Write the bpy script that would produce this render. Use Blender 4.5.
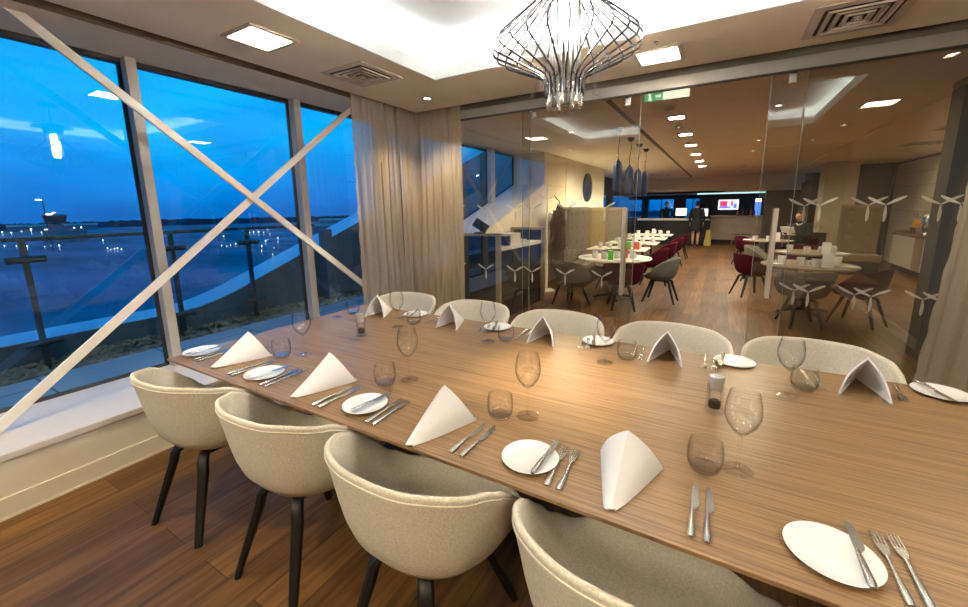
import bpy, bmesh, math, random
from mathutils import Vector, Matrix
random.seed(7)
PI = math.pi
S = bpy.context.scene
C = S.collection
for o in list(bpy.data.objects):
    bpy.data.objects.remove(o)

# ------------------------------------------------------------------ camera
cd = bpy.data.cameras.new('camera'); cam = bpy.data.objects.new('camera', cd); C.objects.link(cam)
cd.sensor_width = 36.0; cd.lens = 401.59 / 968 * 36.0; cd.shift_y = -21.1 / 968; cd.clip_start = 0.05; cd.clip_end = 3000
R_ = Vector((0.8637195, 0.5037529, -0.0148852)); D_ = Vector((0.0781155, -0.1629964, -0.9835294)); F_ = Vector((-0.497882, 0.8483308, -0.1801341))
mw = Matrix(((R_.x, -D_.x, -F_.x, 0), (R_.y, -D_.y, -F_.y, 0), (R_.z, -D_.z, -F_.z, 1.55), (0, 0, 0, 1)))
cam.matrix_world = mw
S.camera = cam
# ------------------------------------------------------------------ world: dusk sky
w = bpy.data.worlds.new('dusk'); S.world = w; w.use_nodes = True
nt = w.node_tree; nt.nodes.clear()
def N(t, ty, **kw):
    n = t.nodes.new(ty)
    for k, v in kw.items(): setattr(n, k, v)
    return n
tc = N(nt, 'ShaderNodeTexCoord'); sp = N(nt, 'ShaderNodeSeparateXYZ'); nt.links.new(tc.outputs['Generated'], sp.inputs[0])
rp = N(nt, 'ShaderNodeValToRGB'); nt.links.new(sp.outputs['Z'], rp.inputs[0])
e = rp.color_ramp.elements
e[0].position = 0.0; e[0].color = (0.0, 0.125, 0.46, 1)
e[1].position = 0.75; e[1].color = (0.0, 0.24, 0.78, 1)
for p, c in ((0.05, (0.0, 0.22, 0.68, 1)), (0.15, (0.0, 0.39, 0.92, 1)), (0.42, (0.0, 0.34, 0.90, 1))):
    x = e.new(p); x.color = c
mp = N(nt, 'ShaderNodeMapping'); mp.inputs['Scale'].default_value = (2.2, 2.2, 8.0); nt.links.new(tc.outputs['Generated'], mp.inputs[0])
nz = N(nt, 'ShaderNodeTexNoise'); nz.inputs['Scale'].default_value = 1.6; nz.inputs['Detail'].default_value = 5; nt.links.new(mp.outputs[0], nz.inputs['Vector'])
cr = N(nt, 'ShaderNodeValToRGB'); nt.links.new(nz.outputs['Fac'], cr.inputs[0])
cr.color_ramp.elements[0].position = 0.42; cr.color_ramp.elements[0].color = (0.82, 0.82, 0.85, 1)
cr.color_ramp.elements[1].position = 0.66; cr.color_ramp.elements[1].color = (1.15, 1.15, 1.1, 1)
mx = N(nt, 'ShaderNodeMix', data_type='RGBA', blend_type='MULTIPLY'); mx.inputs[0].default_value = 1.0
nt.links.new(rp.outputs[0], mx.inputs[6]); nt.links.new(cr.outputs[0], mx.inputs[7])
bg = N(nt, 'ShaderNodeBackground'); bg.inputs[1].default_value = 1.02; nt.links.new(mx.outputs[2], bg.inputs[0])
wo = N(nt, 'ShaderNodeOutputWorld'); nt.links.new(bg.outputs[0], wo.inputs[0])
# ------------------------------------------------------------------ exposure
S.view_settings.view_transform = 'Standard'; S.view_settings.look = 'None'
S.view_settings.exposure = 0.36; S.view_settings.gamma = 1.0; S.view_settings.use_curve_mapping = False
cy = S.cycles
cy.use_denoising = True; cy.max_bounces = 10; cy.diffuse_bounces = 4; cy.glossy_bounces = 4; cy.transmission_bounces = 8
cy.transparent_max_bounces = 40; cy.sample_clamp_indirect = 4.0; cy.caustics_reflective = False; cy.caustics_refractive = False
# lamp strengths (lamps of the place, and the added row behind the camera)
K_PANEL, K_COVE, K_SPOT, K_RPANEL, K_RSPOT, K_BULB = 22.0, 62.0, 75.0, 250.0, 95.0, 1250.0
K_BEAM, K_FILL = 170.0, 85.0
WARM = (1.0, 0.86, 0.62); COOL = (0.86, 0.97, 1.0)

# ------------------------------------------------------------------ materials
MATS = {}
def mat(name, color, rough=0.5, metal=0.0, nscale=None, namt=0.0, stretch=(1, 1, 1), bump=0.0, emit=None, estr=0.0, spec=0.5, c2=None, detail=4):
    m = bpy.data.materials.new(name); m.use_nodes = True; t = m.node_tree
    b = t.nodes['Principled BSDF']; b.inputs['Base Color'].default_value = (*color, 1); b.inputs['Roughness'].default_value = rough
    b.inputs['Metallic'].default_value = metal; b.inputs['Specular IOR Level'].default_value = spec
    if emit: b.inputs['Emission Color'].default_value = (*emit, 1); b.inputs['Emission Strength'].default_value = estr
    if nscale:
        tc = N(t, 'ShaderNodeTexCoord'); mp = N(t, 'ShaderNodeMapping'); mp.inputs['Scale'].default_value = stretch
        t.links.new(tc.outputs['Object'], mp.inputs[0]); nz = N(t, 'ShaderNodeTexNoise'); nz.inputs['Scale'].default_value = nscale; nz.inputs['Detail'].default_value = detail
        t.links.new(mp.outputs[0], nz.inputs['Vector']); r = N(t, 'ShaderNodeValToRGB'); t.links.new(nz.outputs['Fac'], r.inputs[0])
        a = c2 or tuple(min(1, c * (1 - namt)) for c in color); bb = tuple(min(1, c * (1 + namt)) for c in color)
        r.color_ramp.elements[0].position = 0.3; r.color_ramp.elements[1].position = 0.7
        r.color_ramp.elements[0].color = (*a, 1); r.color_ramp.elements[1].color = (*bb, 1)
        t.links.new(r.outputs[0], b.inputs['Base Color'])
        if bump:
            bp = N(t, 'ShaderNodeBump'); bp.inputs['Strength'].default_value = bump; bp.inputs['Distance'].default_value = 0.005
            t.links.new(nz.outputs['Fac'], bp.inputs['Height']); t.links.new(bp.outputs[0], b.inputs['Normal'])
    MATS[name] = m
    return m
def wood_floor(name):
    m = bpy.data.materials.new(name); m.use_nodes = True; t = m.node_tree; b = t.nodes['Principled BSDF']
    tc = N(t, 'ShaderNodeTexCoord'); mp = N(t, 'ShaderNodeMapping'); mp.inputs['Rotation'].default_value = (0, 0, PI / 2)
    t.links.new(tc.outputs['Object'], mp.inputs[0])
    br = N(t, 'ShaderNodeTexBrick'); br.offset = 0.37; br.inputs['Scale'].default_value = 1.0; br.inputs['Brick Width'].default_value = 1.9; br.inputs['Row Height'].default_value = 0.19
    br.inputs['Mortar Size'].default_value = 0.002; br.inputs['Mortar Smooth'].default_value = 0.4
    br.inputs['Color1'].default_value = (0.180, 0.086, 0.026, 1); br.inputs['Color2'].default_value = (0.084, 0.040, 0.013, 1); br.inputs['Mortar'].default_value = (0.02, 0.01, 0.006, 1)
    t.links.new(mp.outputs[0], br.inputs['Vector'])
    m2 = N(t, 'ShaderNodeMapping'); m2.inputs['Scale'].default_value = (14, 0.9, 1); t.links.new(tc.outputs['Object'], m2.inputs[0])
    nz = N(t, 'ShaderNodeTexNoise'); nz.inputs['Scale'].default_value = 2.2; nz.inputs['Detail'].default_value = 8; nz.inputs['Distortion'].default_value = 0.6; t.links.new(m2.outputs[0], nz.inputs['Vector'])
    r = N(t, 'ShaderNodeValToRGB'); r.color_ramp.elements[0].position = 0.3; r.color_ramp.elements[0].color = (0.52, 0.50, 0.48, 1); r.color_ramp.elements[1].position = 0.72; r.color_ramp.elements[1].color = (1.35, 1.3, 1.22, 1)
    t.links.new(nz.outputs['Fac'], r.inputs[0])
    n3 = N(t, 'ShaderNodeTexNoise'); n3.inputs['Scale'].default_value = 1.1; n3.inputs['Detail'].default_value = 3; t.links.new(tc.outputs['Object'], n3.inputs['Vector'])
    x = N(t, 'ShaderNodeMix', data_type='RGBA', blend_type='MULTIPLY'); x.inputs[0].default_value = 1; t.links.new(br.outputs['Color'], x.inputs[6]); t.links.new(r.outputs[0], x.inputs[7])
    t.links.new(x.outputs[2], b.inputs['Base Color'])
    b.inputs['Specular IOR Level'].default_value = 0.25; rr = N(t, 'ShaderNodeMapRange'); rr.inputs[3].default_value = 0.34; rr.inputs[4].default_value = 0.55; t.links.new(n3.outputs['Fac'], rr.inputs[0]); t.links.new(rr.outputs[0], b.inputs['Roughness'])
    bp = N(t, 'ShaderNodeBump'); bp.inputs['Strength'].default_value = 0.25; bp.inputs['Distance'].default_value = 0.004; t.links.new(nz.outputs['Fac'], bp.inputs['Height']); t.links.new(bp.outputs[0], b.inputs['Normal'])
    MATS[name] = m; return m
def wood_table(name):
    m = bpy.data.materials.new(name); m.use_nodes = True; t = m.node_tree; b = t.nodes['Principled BSDF']
    tc = N(t, 'ShaderNodeTexCoord'); mp = N(t, 'ShaderNodeMapping'); mp.inputs['Scale'].default_value = (1.4, 130, 1); t.links.new(tc.outputs['Object'], mp.inputs[0])
    nz = N(t, 'ShaderNodeTexNoise'); nz.inputs['Scale'].default_value = 2.0; nz.inputs['Detail'].default_value = 6; nz.inputs['Roughness'].default_value = 0.65; t.links.new(mp.outputs[0], nz.inputs['Vector'])
    r = N(t, 'ShaderNodeValToRGB'); e = r.color_ramp.elements; e[0].position = 0.34; e[0].color = (0.086, 0.043, 0.017, 1); e[1].position = 0.64; e[1].color = (0.32, 0.186, 0.084, 1)
    x = e.new(0.48); x.color = (0.218, 0.119, 0.050, 1)
    t.links.new(nz.outputs['Fac'], r.inputs[0]); t.links.new(r.outputs[0], b.inputs['Base Color'])
    b.inputs['Roughness'].default_value = 0.33
    bp = N(t, 'ShaderNodeBump'); bp.inputs['Strength'].default_value = 0.12; bp.inputs['Distance'].default_value = 0.002; t.links.new(nz.outputs['Fac'], bp.inputs['Height']); t.links.new(bp.outputs[0], b.inputs['Normal'])
    MATS[name] = m; return m
def thin_glass(name, tint=(1, 1, 1), ior=1.5, rough=0.0, gloss=(1, 1, 1), solid=False):
    m = bpy.data.materials.new(name); m.use_nodes = True; t = m.node_tree; t.nodes.clear()
    g = N(t, 'ShaderNodeNewGeometry'); mr = N(t, 'ShaderNodeMapRange'); mr.inputs[3].default_value = ior; mr.inputs[4].default_value = 1 / ior
    t.links.new(g.outputs['Backfacing'], mr.inputs[0])
    f = N(t, 'ShaderNodeFresnel'); t.links.new(mr.outputs[0], f.inputs['IOR'])
    tr = N(t, 'ShaderNodeBsdfTransparent'); tr.inputs[0].default_value = (*tint, 1)
    gl = N(t, 'ShaderNodeBsdfGlossy'); gl.inputs['Roughness'].default_value = rough; gl.inputs[0].default_value = (*gloss, 1)
    x = N(t, 'ShaderNodeMixShader'); t.links.new(tr.outputs[0], x.inputs[1]); t.links.new(gl.outputs[0], x.inputs[2])
    if solid:      # a closed body: only its outer faces mirror
        k = N(t, 'ShaderNodeMath', operation='SUBTRACT'); k.inputs[0].default_value = 1.0; t.links.new(g.outputs['Backfacing'], k.inputs[1])
        k2 = N(t, 'ShaderNodeMath', operation='MULTIPLY'); t.links.new(f.outputs[0], k2.inputs[0]); t.links.new(k.outputs[0], k2.inputs[1]); t.links.new(k2.outputs[0], x.inputs[0])
    else: t.links.new(f.outputs[0], x.inputs[0])
    o = N(t, 'ShaderNodeOutputMaterial'); t.links.new(x.outputs[0], o.inputs[0]); MATS[name] = m; return m
def clear_glass(name, ior, edge):
    # thin clear glass: outer faces mirror, the light crossing a wall at a slant runs through more glass and is tinted
    m = thin_glass(name, (1, 1, 1), ior, solid=True); t = m.node_tree; tr = [n for n in t.nodes if n.type == 'BSDF_TRANSPARENT'][0]
    lw = N(t, 'ShaderNodeLayerWeight'); lw.inputs['Blend'].default_value = 0.5; p = N(t, 'ShaderNodeMath', operation='POWER'); p.inputs[1].default_value = 3.0; t.links.new(lw.outputs['Facing'], p.inputs[0])
    c = N(t, 'ShaderNodeMix', data_type='RGBA'); t.links.new(p.outputs[0], c.inputs[0]); c.inputs[6].default_value = (0.995, 0.995, 0.995, 1); c.inputs[7].default_value = (*edge, 1); t.links.new(c.outputs[2], tr.inputs[0]); return m
def sheer(name, color, op):
    m = bpy.data.materials.new(name); m.use_nodes = True; t = m.node_tree; t.nodes.clear()
    d = N(t, 'ShaderNodeBsdfDiffuse'); d.inputs[0].default_value = (*color, 1); tl = N(t, 'ShaderNodeBsdfTranslucent'); tl.inputs[0].default_value = (*color, 1)
    a = N(t, 'ShaderNodeMixShader'); a.inputs[0].default_value = 0.4; t.links.new(d.outputs[0], a.inputs[1]); t.links.new(tl.outputs[0], a.inputs[2])
    tr = N(t, 'ShaderNodeBsdfTransparent'); tr.inputs[0].default_value = (0.97, 0.94, 0.9, 1)
    tc = N(t, 'ShaderNodeTexCoord'); nz = N(t, 'ShaderNodeTexNoise'); nz.inputs['Scale'].default_value = 90; t.links.new(tc.outputs['Object'], nz.inputs['Vector'])
    mr = N(t, 'ShaderNodeMapRange'); mr.inputs[3].default_value = op - 0.1; mr.inputs[4].default_value = op + 0.1; t.links.new(nz.outputs['Fac'], mr.inputs[0])
    x = N(t, 'ShaderNodeMixShader'); t.links.new(mr.outputs[0], x.inputs[0]); t.links.new(tr.outputs[0], x.inputs[1]); t.links.new(a.outputs[0], x.inputs[2])
    o = N(t, 'ShaderNodeOutputMaterial'); t.links.new(x.outputs[0], o.inputs[0]); MATS[name] = m; return m
def bricky(name, c1, mortar, bw, rh, ms, rough=0.3, rot=(0, 0, 0)):
    m = bpy.data.materials.new(name); m.use_nodes = True; t = m.node_tree; b = t.nodes['Principled BSDF']
    tc = N(t, 'ShaderNodeTexCoord'); mp = N(t, 'ShaderNodeMapping'); mp.inputs['Rotation'].default_value = rot; t.links.new(tc.outputs['Object'], mp.inputs[0])
    br = N(t, 'ShaderNodeTexBrick'); br.inputs['Scale'].default_value = 1; br.inputs['Brick Width'].default_value = bw; br.inputs['Row Height'].default_value = rh; br.inputs['Mortar Size'].default_value = ms
    br.inputs['Color1'].default_value = (*c1, 1); br.inputs['Color2'].default_value = (*[c * 0.93 for c in c1], 1); br.inputs['Mortar'].default_value = (*mortar, 1)
    t.links.new(mp.outputs[0], br.inputs['Vector']); t.links.new(br.outputs['Color'], b.inputs['Base Color']); b.inputs['Roughness'].default_value = rough; MATS[name] = m; return m
M = MATS
wood_floor('floor_wood'); wood_table('table_wood')
thin_glass('window_glass', (0.80, 0.97, 1.0), 1.85, gloss=(0.8, 0.95, 1.0)); thin_glass('partition_glass', (0.84, 0.84, 0.78), 2.1); clear_glass('tableware_glass', 1.75, (0.55, 0.55, 0.54)); clear_glass('foot_glass', 1.8, (0.8, 0.8, 0.8)); clear_glass('thick_glass', 2.6, (0.85, 0.85, 0.85)); thin_glass('rail_glass', (0.86, 0.93, 0.95), 1.4)
sheer('sheer_fabric', (0.60, 0.47, 0.315), 0.72); sheer('sheer_pale', (0.52, 0.44, 0.34), 0.70)
mat('ceiling_paint', (0.92, 0.79, 0.58), 0.85, nscale=3, namt=0.03); mat('coffer_paint', (0.82, 0.84, 0.83), 0.8, nscale=3, namt=0.02)
mat('wall_paint', (0.80, 0.72, 0.58), 0.7, nscale=4, namt=0.03); mat('restaurant_paint', (0.78, 0.66, 0.48), 0.75, nscale=3, namt=0.04)
mat('sill_white', (0.64, 0.58, 0.53), 0.35, nscale=5, namt=0.03); mat('skirting_white', (0.80, 0.72, 0.58), 0.4, nscale=5, namt=0.02)
mat('mullion_paint', (0.46, 0.42, 0.37), 0.45, nscale=9, namt=0.04); mat('mullion_gasket', (0.010, 0.011, 0.014), 0.5, nscale=9, namt=0.1)
mat('brace_white', (0.90, 0.86, 0.77), 0.35, nscale=8, namt=0.02); mat('slot_dark', (0.16, 0.12, 0.08), 0.8, nscale=5, namt=0.1)
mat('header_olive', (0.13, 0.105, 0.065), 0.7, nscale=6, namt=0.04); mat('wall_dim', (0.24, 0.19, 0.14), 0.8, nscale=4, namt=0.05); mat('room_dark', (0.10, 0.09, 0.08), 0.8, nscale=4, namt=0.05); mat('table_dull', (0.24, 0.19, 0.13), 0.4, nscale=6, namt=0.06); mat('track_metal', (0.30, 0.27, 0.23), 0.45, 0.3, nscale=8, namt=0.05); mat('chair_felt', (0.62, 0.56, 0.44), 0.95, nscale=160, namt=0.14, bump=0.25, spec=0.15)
mat('chair_rim', (0.66, 0.60, 0.47), 0.9, nscale=160, namt=0.10, spec=0.2); mat('black_wood', (0.005, 0.0045, 0.0045), 0.5, nscale=30, namt=0.2, stretch=(1, 1, 0.1))
mat('purple_felt', (0.062, 0.004, 0.014), 0.95, nscale=150, namt=0.2, spec=0.15); mat('grey_felt', (0.17, 0.16, 0.13), 0.95, nscale=150, namt=0.15, spec=0.15)
mat('linen', (0.88, 0.87, 0.87), 0.9, nscale=220, namt=0.02, bump=0.1, spec=0.2); mat('porcelain', (0.86, 0.85, 0.83), 0.18, nscale=6, namt=0.01)
mat('steel', (0.72, 0.70, 0.67), 0.27, 1.0, nscale=20, namt=0.04); mat('chrome', (0.80, 0.79, 0.77), 0.08, 1.0, nscale=20, namt=0.02); mat('handle_metal', (0.72, 0.64, 0.52), 0.32, 0.6, nscale=20, namt=0.03)
mat('wire_metal', (0.13, 0.115, 0.12), 0.22, 0.9, nscale=30, namt=0.05); mat('pepper', (0.03, 0.016, 0.010), 0.8, nscale=300, namt=0.5); mat('shaker_cap', (0.75, 0.74, 0.73), 0.2, 0.5, nscale=20, namt=0.02)
mat('frost', (0.62, 0.58, 0.50), 0.8, nscale=40, namt=0.03)
mat('table_edge', (0.020, 0.015, 0.012), 0.5, nscale=20, namt=0.1); mat('vent_cream', (0.62, 0.52, 0.40), 0.5, nscale=8, namt=0.02); mat('vent_dark', (0.012, 0.010, 0.009), 0.8, nscale=8, namt=0.1)
mat('black_gloss', (0.008, 0.008, 0.008), 0.45, nscale=8, namt=0.1); mat('champagne', (0.42, 0.33, 0.22), 0.35, 0.4, nscale=12, namt=0.06)
mat('white_top', (0.82, 0.76, 0.66), 0.3, nscale=8, namt=0.02); mat('navy', (0.010, 0.026, 0.085), 0.5, nscale=12, namt=0.1); mat('dark_brown', (0.045, 0.030, 0.022), 0.5, nscale=3, namt=0.3, stretch=(6, 6, 0.6))
mat('tuft_grey', (0.17, 0.135, 0.095), 0.9, nscale=60, namt=0.08); mat('tuft_mustard', (0.24, 0.175, 0.07), 0.9, nscale=60, namt=0.08); mat('tuft_beige', (0.15, 0.11, 0.06), 0.9, nscale=60, namt=0.08)
mat('coat_brown', (0.075, 0.036, 0.018), 0.9, nscale=14, namt=0.3); mat('counter_beige', (0.46, 0.36, 0.26), 0.55, nscale=4, namt=0.08)
mat('cabinet_white', (0.62, 0.58, 0.49), 0.5, nscale=5, namt=0.03); mat('charcoal', (0.030, 0.032, 0.030), 0.5, nscale=6, namt=0.12)
bricky('tile_white', (0.66, 0.60, 0.49), (0.42, 0.37, 0.29), 0.3, 0.12, 0.006, 0.2, (PI / 2, 0, PI / 2))
bricky('paving', (0.34, 0.33, 0.33), (0.07, 0.07, 0.07), 0.9, 0.9, 0.010, 0.55)
mat('pebble', (0.30, 0.20, 0.115), 0.8, nscale=1.1, namt=0.8); mat('concrete', (0.62, 0.66, 0.70), 0.6, nscale=2, namt=0.06); mat('rail_metal', (0.05, 0.06, 0.055), 0.4, 0.6, nscale=10, namt=0.1)
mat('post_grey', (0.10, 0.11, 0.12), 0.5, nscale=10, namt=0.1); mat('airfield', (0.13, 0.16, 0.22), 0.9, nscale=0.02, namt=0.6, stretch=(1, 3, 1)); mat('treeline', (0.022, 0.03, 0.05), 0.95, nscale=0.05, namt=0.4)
mat('tower_paint', (0.16, 0.17, 0.20), 0.7, nscale=0.3, namt=0.2); mat('tower_glass', (0.02, 0.025, 0.035), 0.3, nscale=0.3, namt=0.2)
mat('green_plastic', (0.10, 0.55, 0.05), 0.4, nscale=30, namt=0.05); mat('red_card', (0.62, 0.10, 0.06), 0.5, nscale=30, namt=0.05); mat('yellow_plastic', (0.30, 0.23, 0.015), 0.45, nscale=20, namt=0.05)
mat('juice_orange', (0.70, 0.20, 0.01), 0.3, nscale=10, namt=0.1); mat('juice_yellow', (0.72, 0.42, 0.01), 0.3, nscale=10, namt=0.1)
mat('dress_black', (0.012, 0.012, 0.015), 0.8, nscale=20, namt=0.2); mat('skin', (0.50, 0.28, 0.18), 0.6, nscale=20, namt=0.05); mat('hair_dark', (0.02, 0.012, 0.008), 0.6, nscale=80, namt=0.3); mat('shirt_white', (0.75, 0.72, 0.68), 0.8, nscale=30, namt=0.03)
mat('counter_wood', (0.20, 0.08, 0.04), 0.4, nscale=5, namt=0.3, stretch=(1, 8, 8))
def glow(name, col, s): return mat(name, (0.8, 0.8, 0.8), 0.5, emit=col, estr=s, nscale=2, namt=0.0)
glow('panel_glow', (1, 0.90, 0.72), K_PANEL); glow('cove_glow', COOL, K_COVE); glow('rpanel_glow', (1, 0.90, 0.70), K_RPANEL * 0.35); glow('lamp_face', (1, 0.9, 0.72), 14)
glow('bench_fill_glow', (1, 0.86, 0.62), 13.0); glow('white_light', (1, 0.93, 0.8), 6); glow('amber_light', (1, 0.6, 0.2), 4); glow('red_light', (1, 0.25, 0.3), 3); glow('screen_white', (0.95, 0.95, 1), 1.0); glow('screen_red', (0.9, 0.02, 0.12), 1.0); glow('screen_blue', (0.05, 0.22, 0.85), 1.0)
glow('exit_green', (0.0, 0.22, 0.07), 0.9); glow('exit_white', (0.72, 0.78, 0.55), 0.9); glow('bulb', (1, 0.93, 0.84), K_BULB); glow('strip_teal', (0.45, 0.85, 0.9), 1.1)

# ------------------------------------------------------------------ mesh helpers
def BM(): return bmesh.new()
def box(bm, x0, x1, y0, y1, z0, z1, bev=0.0, mtx=None):
    r = bmesh.ops.create_cube(bm, size=1.0)
    vs = r['verts']
    for v in vs: v.co = Vector(((x0 + x1) / 2 + v.co.x * (x1 - x0), (y0 + y1) / 2 + v.co.y * (y1 - y0), (z0 + z1) / 2 + v.co.z * (z1 - z0)))
    if bev:
        es = list({e for v in vs for e in v.link_edges})
        rr = bmesh.ops.bevel(bm, geom=es, offset=bev, segments=2, affect='EDGES', profile=0.6)
        vs = list({v for f in rr['faces'] for v in f.verts} | {v for v in vs if v.is_valid})
    if mtx is not None:
        for v in vs: v.co = mtx @ v.co
    return bm
def lathe(bm, prof, seg=24, cx=0, cy=0, z0=0, cap=False):
    rings = []
    for r, z in prof:
        if r < 1e-5: rings.append([bm.verts.new((cx, cy, z0 + z))])
        else: rings.append([bm.verts.new((cx + r * math.cos(2 * PI * k / seg), cy + r * math.sin(2 * PI * k / seg), z0 + z)) for k in range(seg)])
    for a, b in zip(rings, rings[1:]):
        for k in range(seg):
            k2 = (k + 1) % seg
            if len(a) == 1 and len(b) == 1: continue
            if len(a) == 1: bm.faces.new((a[0], b[k2], b[k]))
            elif len(b) == 1: bm.faces.new((a[k], a[k2], b[0]))
            else: bm.faces.new((a[k], a[k2], b[k2], b[k]))
    return bm
def tube(bm, pts, rad, seg=8, closed=False, flat=1.0):
    pts = [Vector(p) for p in pts]; n = len(pts); rings = []
    rads = rad if isinstance(rad, (list, tuple)) else [rad] * n
    up = None
    for i, p in enumerate(pts):
        if closed: d = pts[(i + 1) % n] - pts[i - 1]
        else: d = pts[min(i + 1, n - 1)] - pts[max(i - 1, 0)]
        d.normalize()
        if up is None:
            up = Vector((0, 0, 1)) if abs(d.z) < 0.9 else Vector((1, 0, 0))
        a = d.cross(up)
        if a.length < 1e-4: a = d.cross(Vector((0, 1, 0)))
        a.normalize(); b = a.cross(d); b.normalize(); up = b
        rings.append([bm.verts.new(p + a * (rads[i] * math.cos(2 * PI * k / seg)) + b * (rads[i] * flat * math.sin(2 * PI * k / seg))) for k in range(seg)])
    m = n if closed else n - 1
    for i in range(m):
        A, B = rings[i], rings[(i + 1) % n]
        for k in range(seg):
            k2 = (k + 1) % seg
            bm.faces.new((A[k], A[k2], B[k2], B[k]))
    if not closed:
        bm.faces.new(rings[0][::-1]); bm.faces.new(rings[-1])
    return bm
def prism(bm, poly, axis, a0, a1):
    """poly: 2D points in the two other axes, extruded along axis from a0 to a1"""
    def P(p, a): return (a, p[0], p[1]) if axis == 'x' else ((p[0], a, p[1]) if axis == 'y' else (p[0], p[1], a))
    A = [bm.verts.new(P(p, a0)) for p in poly]; B = [bm.verts.new(P(p, a1)) for p in poly]
    n = len(poly)
    bm.faces.new(A); bm.faces.new(B[::-1])
    for i in range(n): bm.faces.new((A[i], B[i], B[(i + 1) % n], A[(i + 1) % n]))
    return bm
def sheet(bm, f, nu, nv, thick=0.0):
    g = [[bm.verts.new(f(i / nu, j / nv)) for j in range(nv + 1)] for i in range(nu + 1)]
    fs = []
    for i in range(nu):
        for j in range(nv):
            fs.append(bm.faces.new((g[i][j], g[i + 1][j], g[i + 1][j + 1], g[i][j + 1])))
    if thick:
        bmesh.ops.recalc_face_normals(bm, faces=fs)
        bmesh.ops.solidify(bm, geom=fs, thickness=thick)
    return bm
def obj(name, bm, m, parent=None, smooth=False, loc=None, rot=None, angle=40):
    bm.normal_update(); bmesh.ops.recalc_face_normals(bm, faces=bm.faces)
    me = bpy.data.meshes.new(name); bm.to_mesh(me); bm.free()
    if smooth:
        for p in me.polygons: p.use_smooth = True
        if angle < 180: me.set_sharp_from_angle(angle=math.radians(angle))
    ms = m if isinstance(m, (list, tuple)) else [m]
    for q in ms: me.materials.append(M[q])
    o = bpy.data.objects.new(name, me); C.objects.link(o)
    if parent: o.parent = parent
    if loc: o.location = loc
    if rot: o.rotation_euler = rot
    return o
def tag(o, label, cat, group=None, kind=None):
    o['label'] = label; o['category'] = cat
    if group: o['group'] = group
    if kind: o['kind'] = kind
    return o
def thing(name, label, cat, loc=(0, 0, 0), rotz=0, group=None):
    o = bpy.data.objects.new(name, None); o.empty_display_size = 0.1; C.objects.link(o); o.location = loc; o.rotation_euler = (0, 0, rotz)
    return tag(o, label, cat, group)
def struct(name, bm, m, parent=None, smooth=False):
    o = obj(name, bm, m, parent, smooth)
    if parent is None: o['kind'] = 'structure'
    return o
def dup(root, loc, rotz, label, group=None, mats=None):
    r = root.copy(); C.objects.link(r); r.location = loc; r.rotation_euler = (0, 0, rotz); r['label'] = label
    if group: r['group'] = group
    elif 'group' in r.keys() and group == '': del r['group']
    for ch in [c for c in bpy.data.objects if c.parent == root]:
        c = ch.copy(); C.objects.link(c); c.parent = r
        for g in [c2 for c2 in bpy.data.objects if c2.parent == ch]:
            d = g.copy(); C.objects.link(d); d.parent = c
    return r
ORD = ['first', 'second', 'third', 'fourth', 'fifth', 'sixth', 'seventh', 'eighth', 'ninth', 'tenth', 'eleventh', 'twelfth']

# ================================================================== SETTING
GY = 3.92      # glass partition plane
GX = -3.80     # window glass plane
XW = -3.10     # inner face of the wall below the windows
H = 2.64
b = BM(); box(b, XW - 0.02, 4.6, -1.90, 22.6, -0.1, 0); struct('floor', b, 'floor_wood')
# ceiling of the dining room, slabs round the coffer opening
b = BM()
CX0, CX1, CY0, CY1 = -2.20, 1.00, 0.55, 2.98
box(b, XW, CX0, -1.90, 3.81, H, H + 0.05); box(b, CX1, 1.95, -1.90, 3.81, H, H + 0.05); box(b, CX0, CX1, -1.90, CY0, H, H + 0.05); box(b, CX0, CX1, CY1, 3.81, H, H + 0.05)
box(b, GX - 0.1, XW - 0.13, -1.90, 3.81, H, H + 0.05)          # soffit over the window
struct('ceiling', b, 'ceiling_paint')
b = BM(); box(b, XW - 0.13, XW, -1.90, 3.95, H + 0.09, H + 0.12); box(b, XW - 0.14, XW - 0.125, -1.90, 3.95, H, H + 0.12); box(b, XW - 0.005, XW + 0.01, -1.90, 3.81, H + 0.04, H + 0.12)
box(b, XW, 1.95, 3.80, 3.985, H + 0.09, H + 0.12); box(b, XW, 1.95, 3.80, 3.812, H + 0.04, H + 0.12); struct('trim_1', b, 'slot_dark')
b = BM(); lip = 0.10
t_ = 0.012
g_ = 0.003
box(b, CX0 - t_, CX0 + g_, CY0 - t_, CY1 + t_, H - 0.002, H + lip); box(b, CX1 - g_, CX1 + t_, CY0 - t_, CY1 + t_, H - 0.002, H + lip); box(b, CX0, CX1, CY0 - t_, CY0 + g_, H - 0.002, H + lip); box(b, CX0, CX1, CY1 - g_, CY1 + t_, H - 0.002, H + lip)
w_ = 0.20
box(b, CX0 - w_, CX1 + w_, CY0 - w_, CY1 + w_, H + 0.21, H + 0.24)
for q in ((CX0 - w_ - .02, CX0 - w_, CY0 - w_, CY1 + w_), (CX1 + w_, CX1 + w_ + .02, CY0 - w_, CY1 + w_), (CX0 - w_, CX1 + w_, CY0 - w_ - .02, CY0 - w_), (CX0 - w_, CX1 + w_, CY1 + w_, CY1 + w_ + .02)):
    box(b, *q, H + 0.05, H + 0.24)
struct('ceiling_coffer', b, 'coffer_paint')
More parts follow.
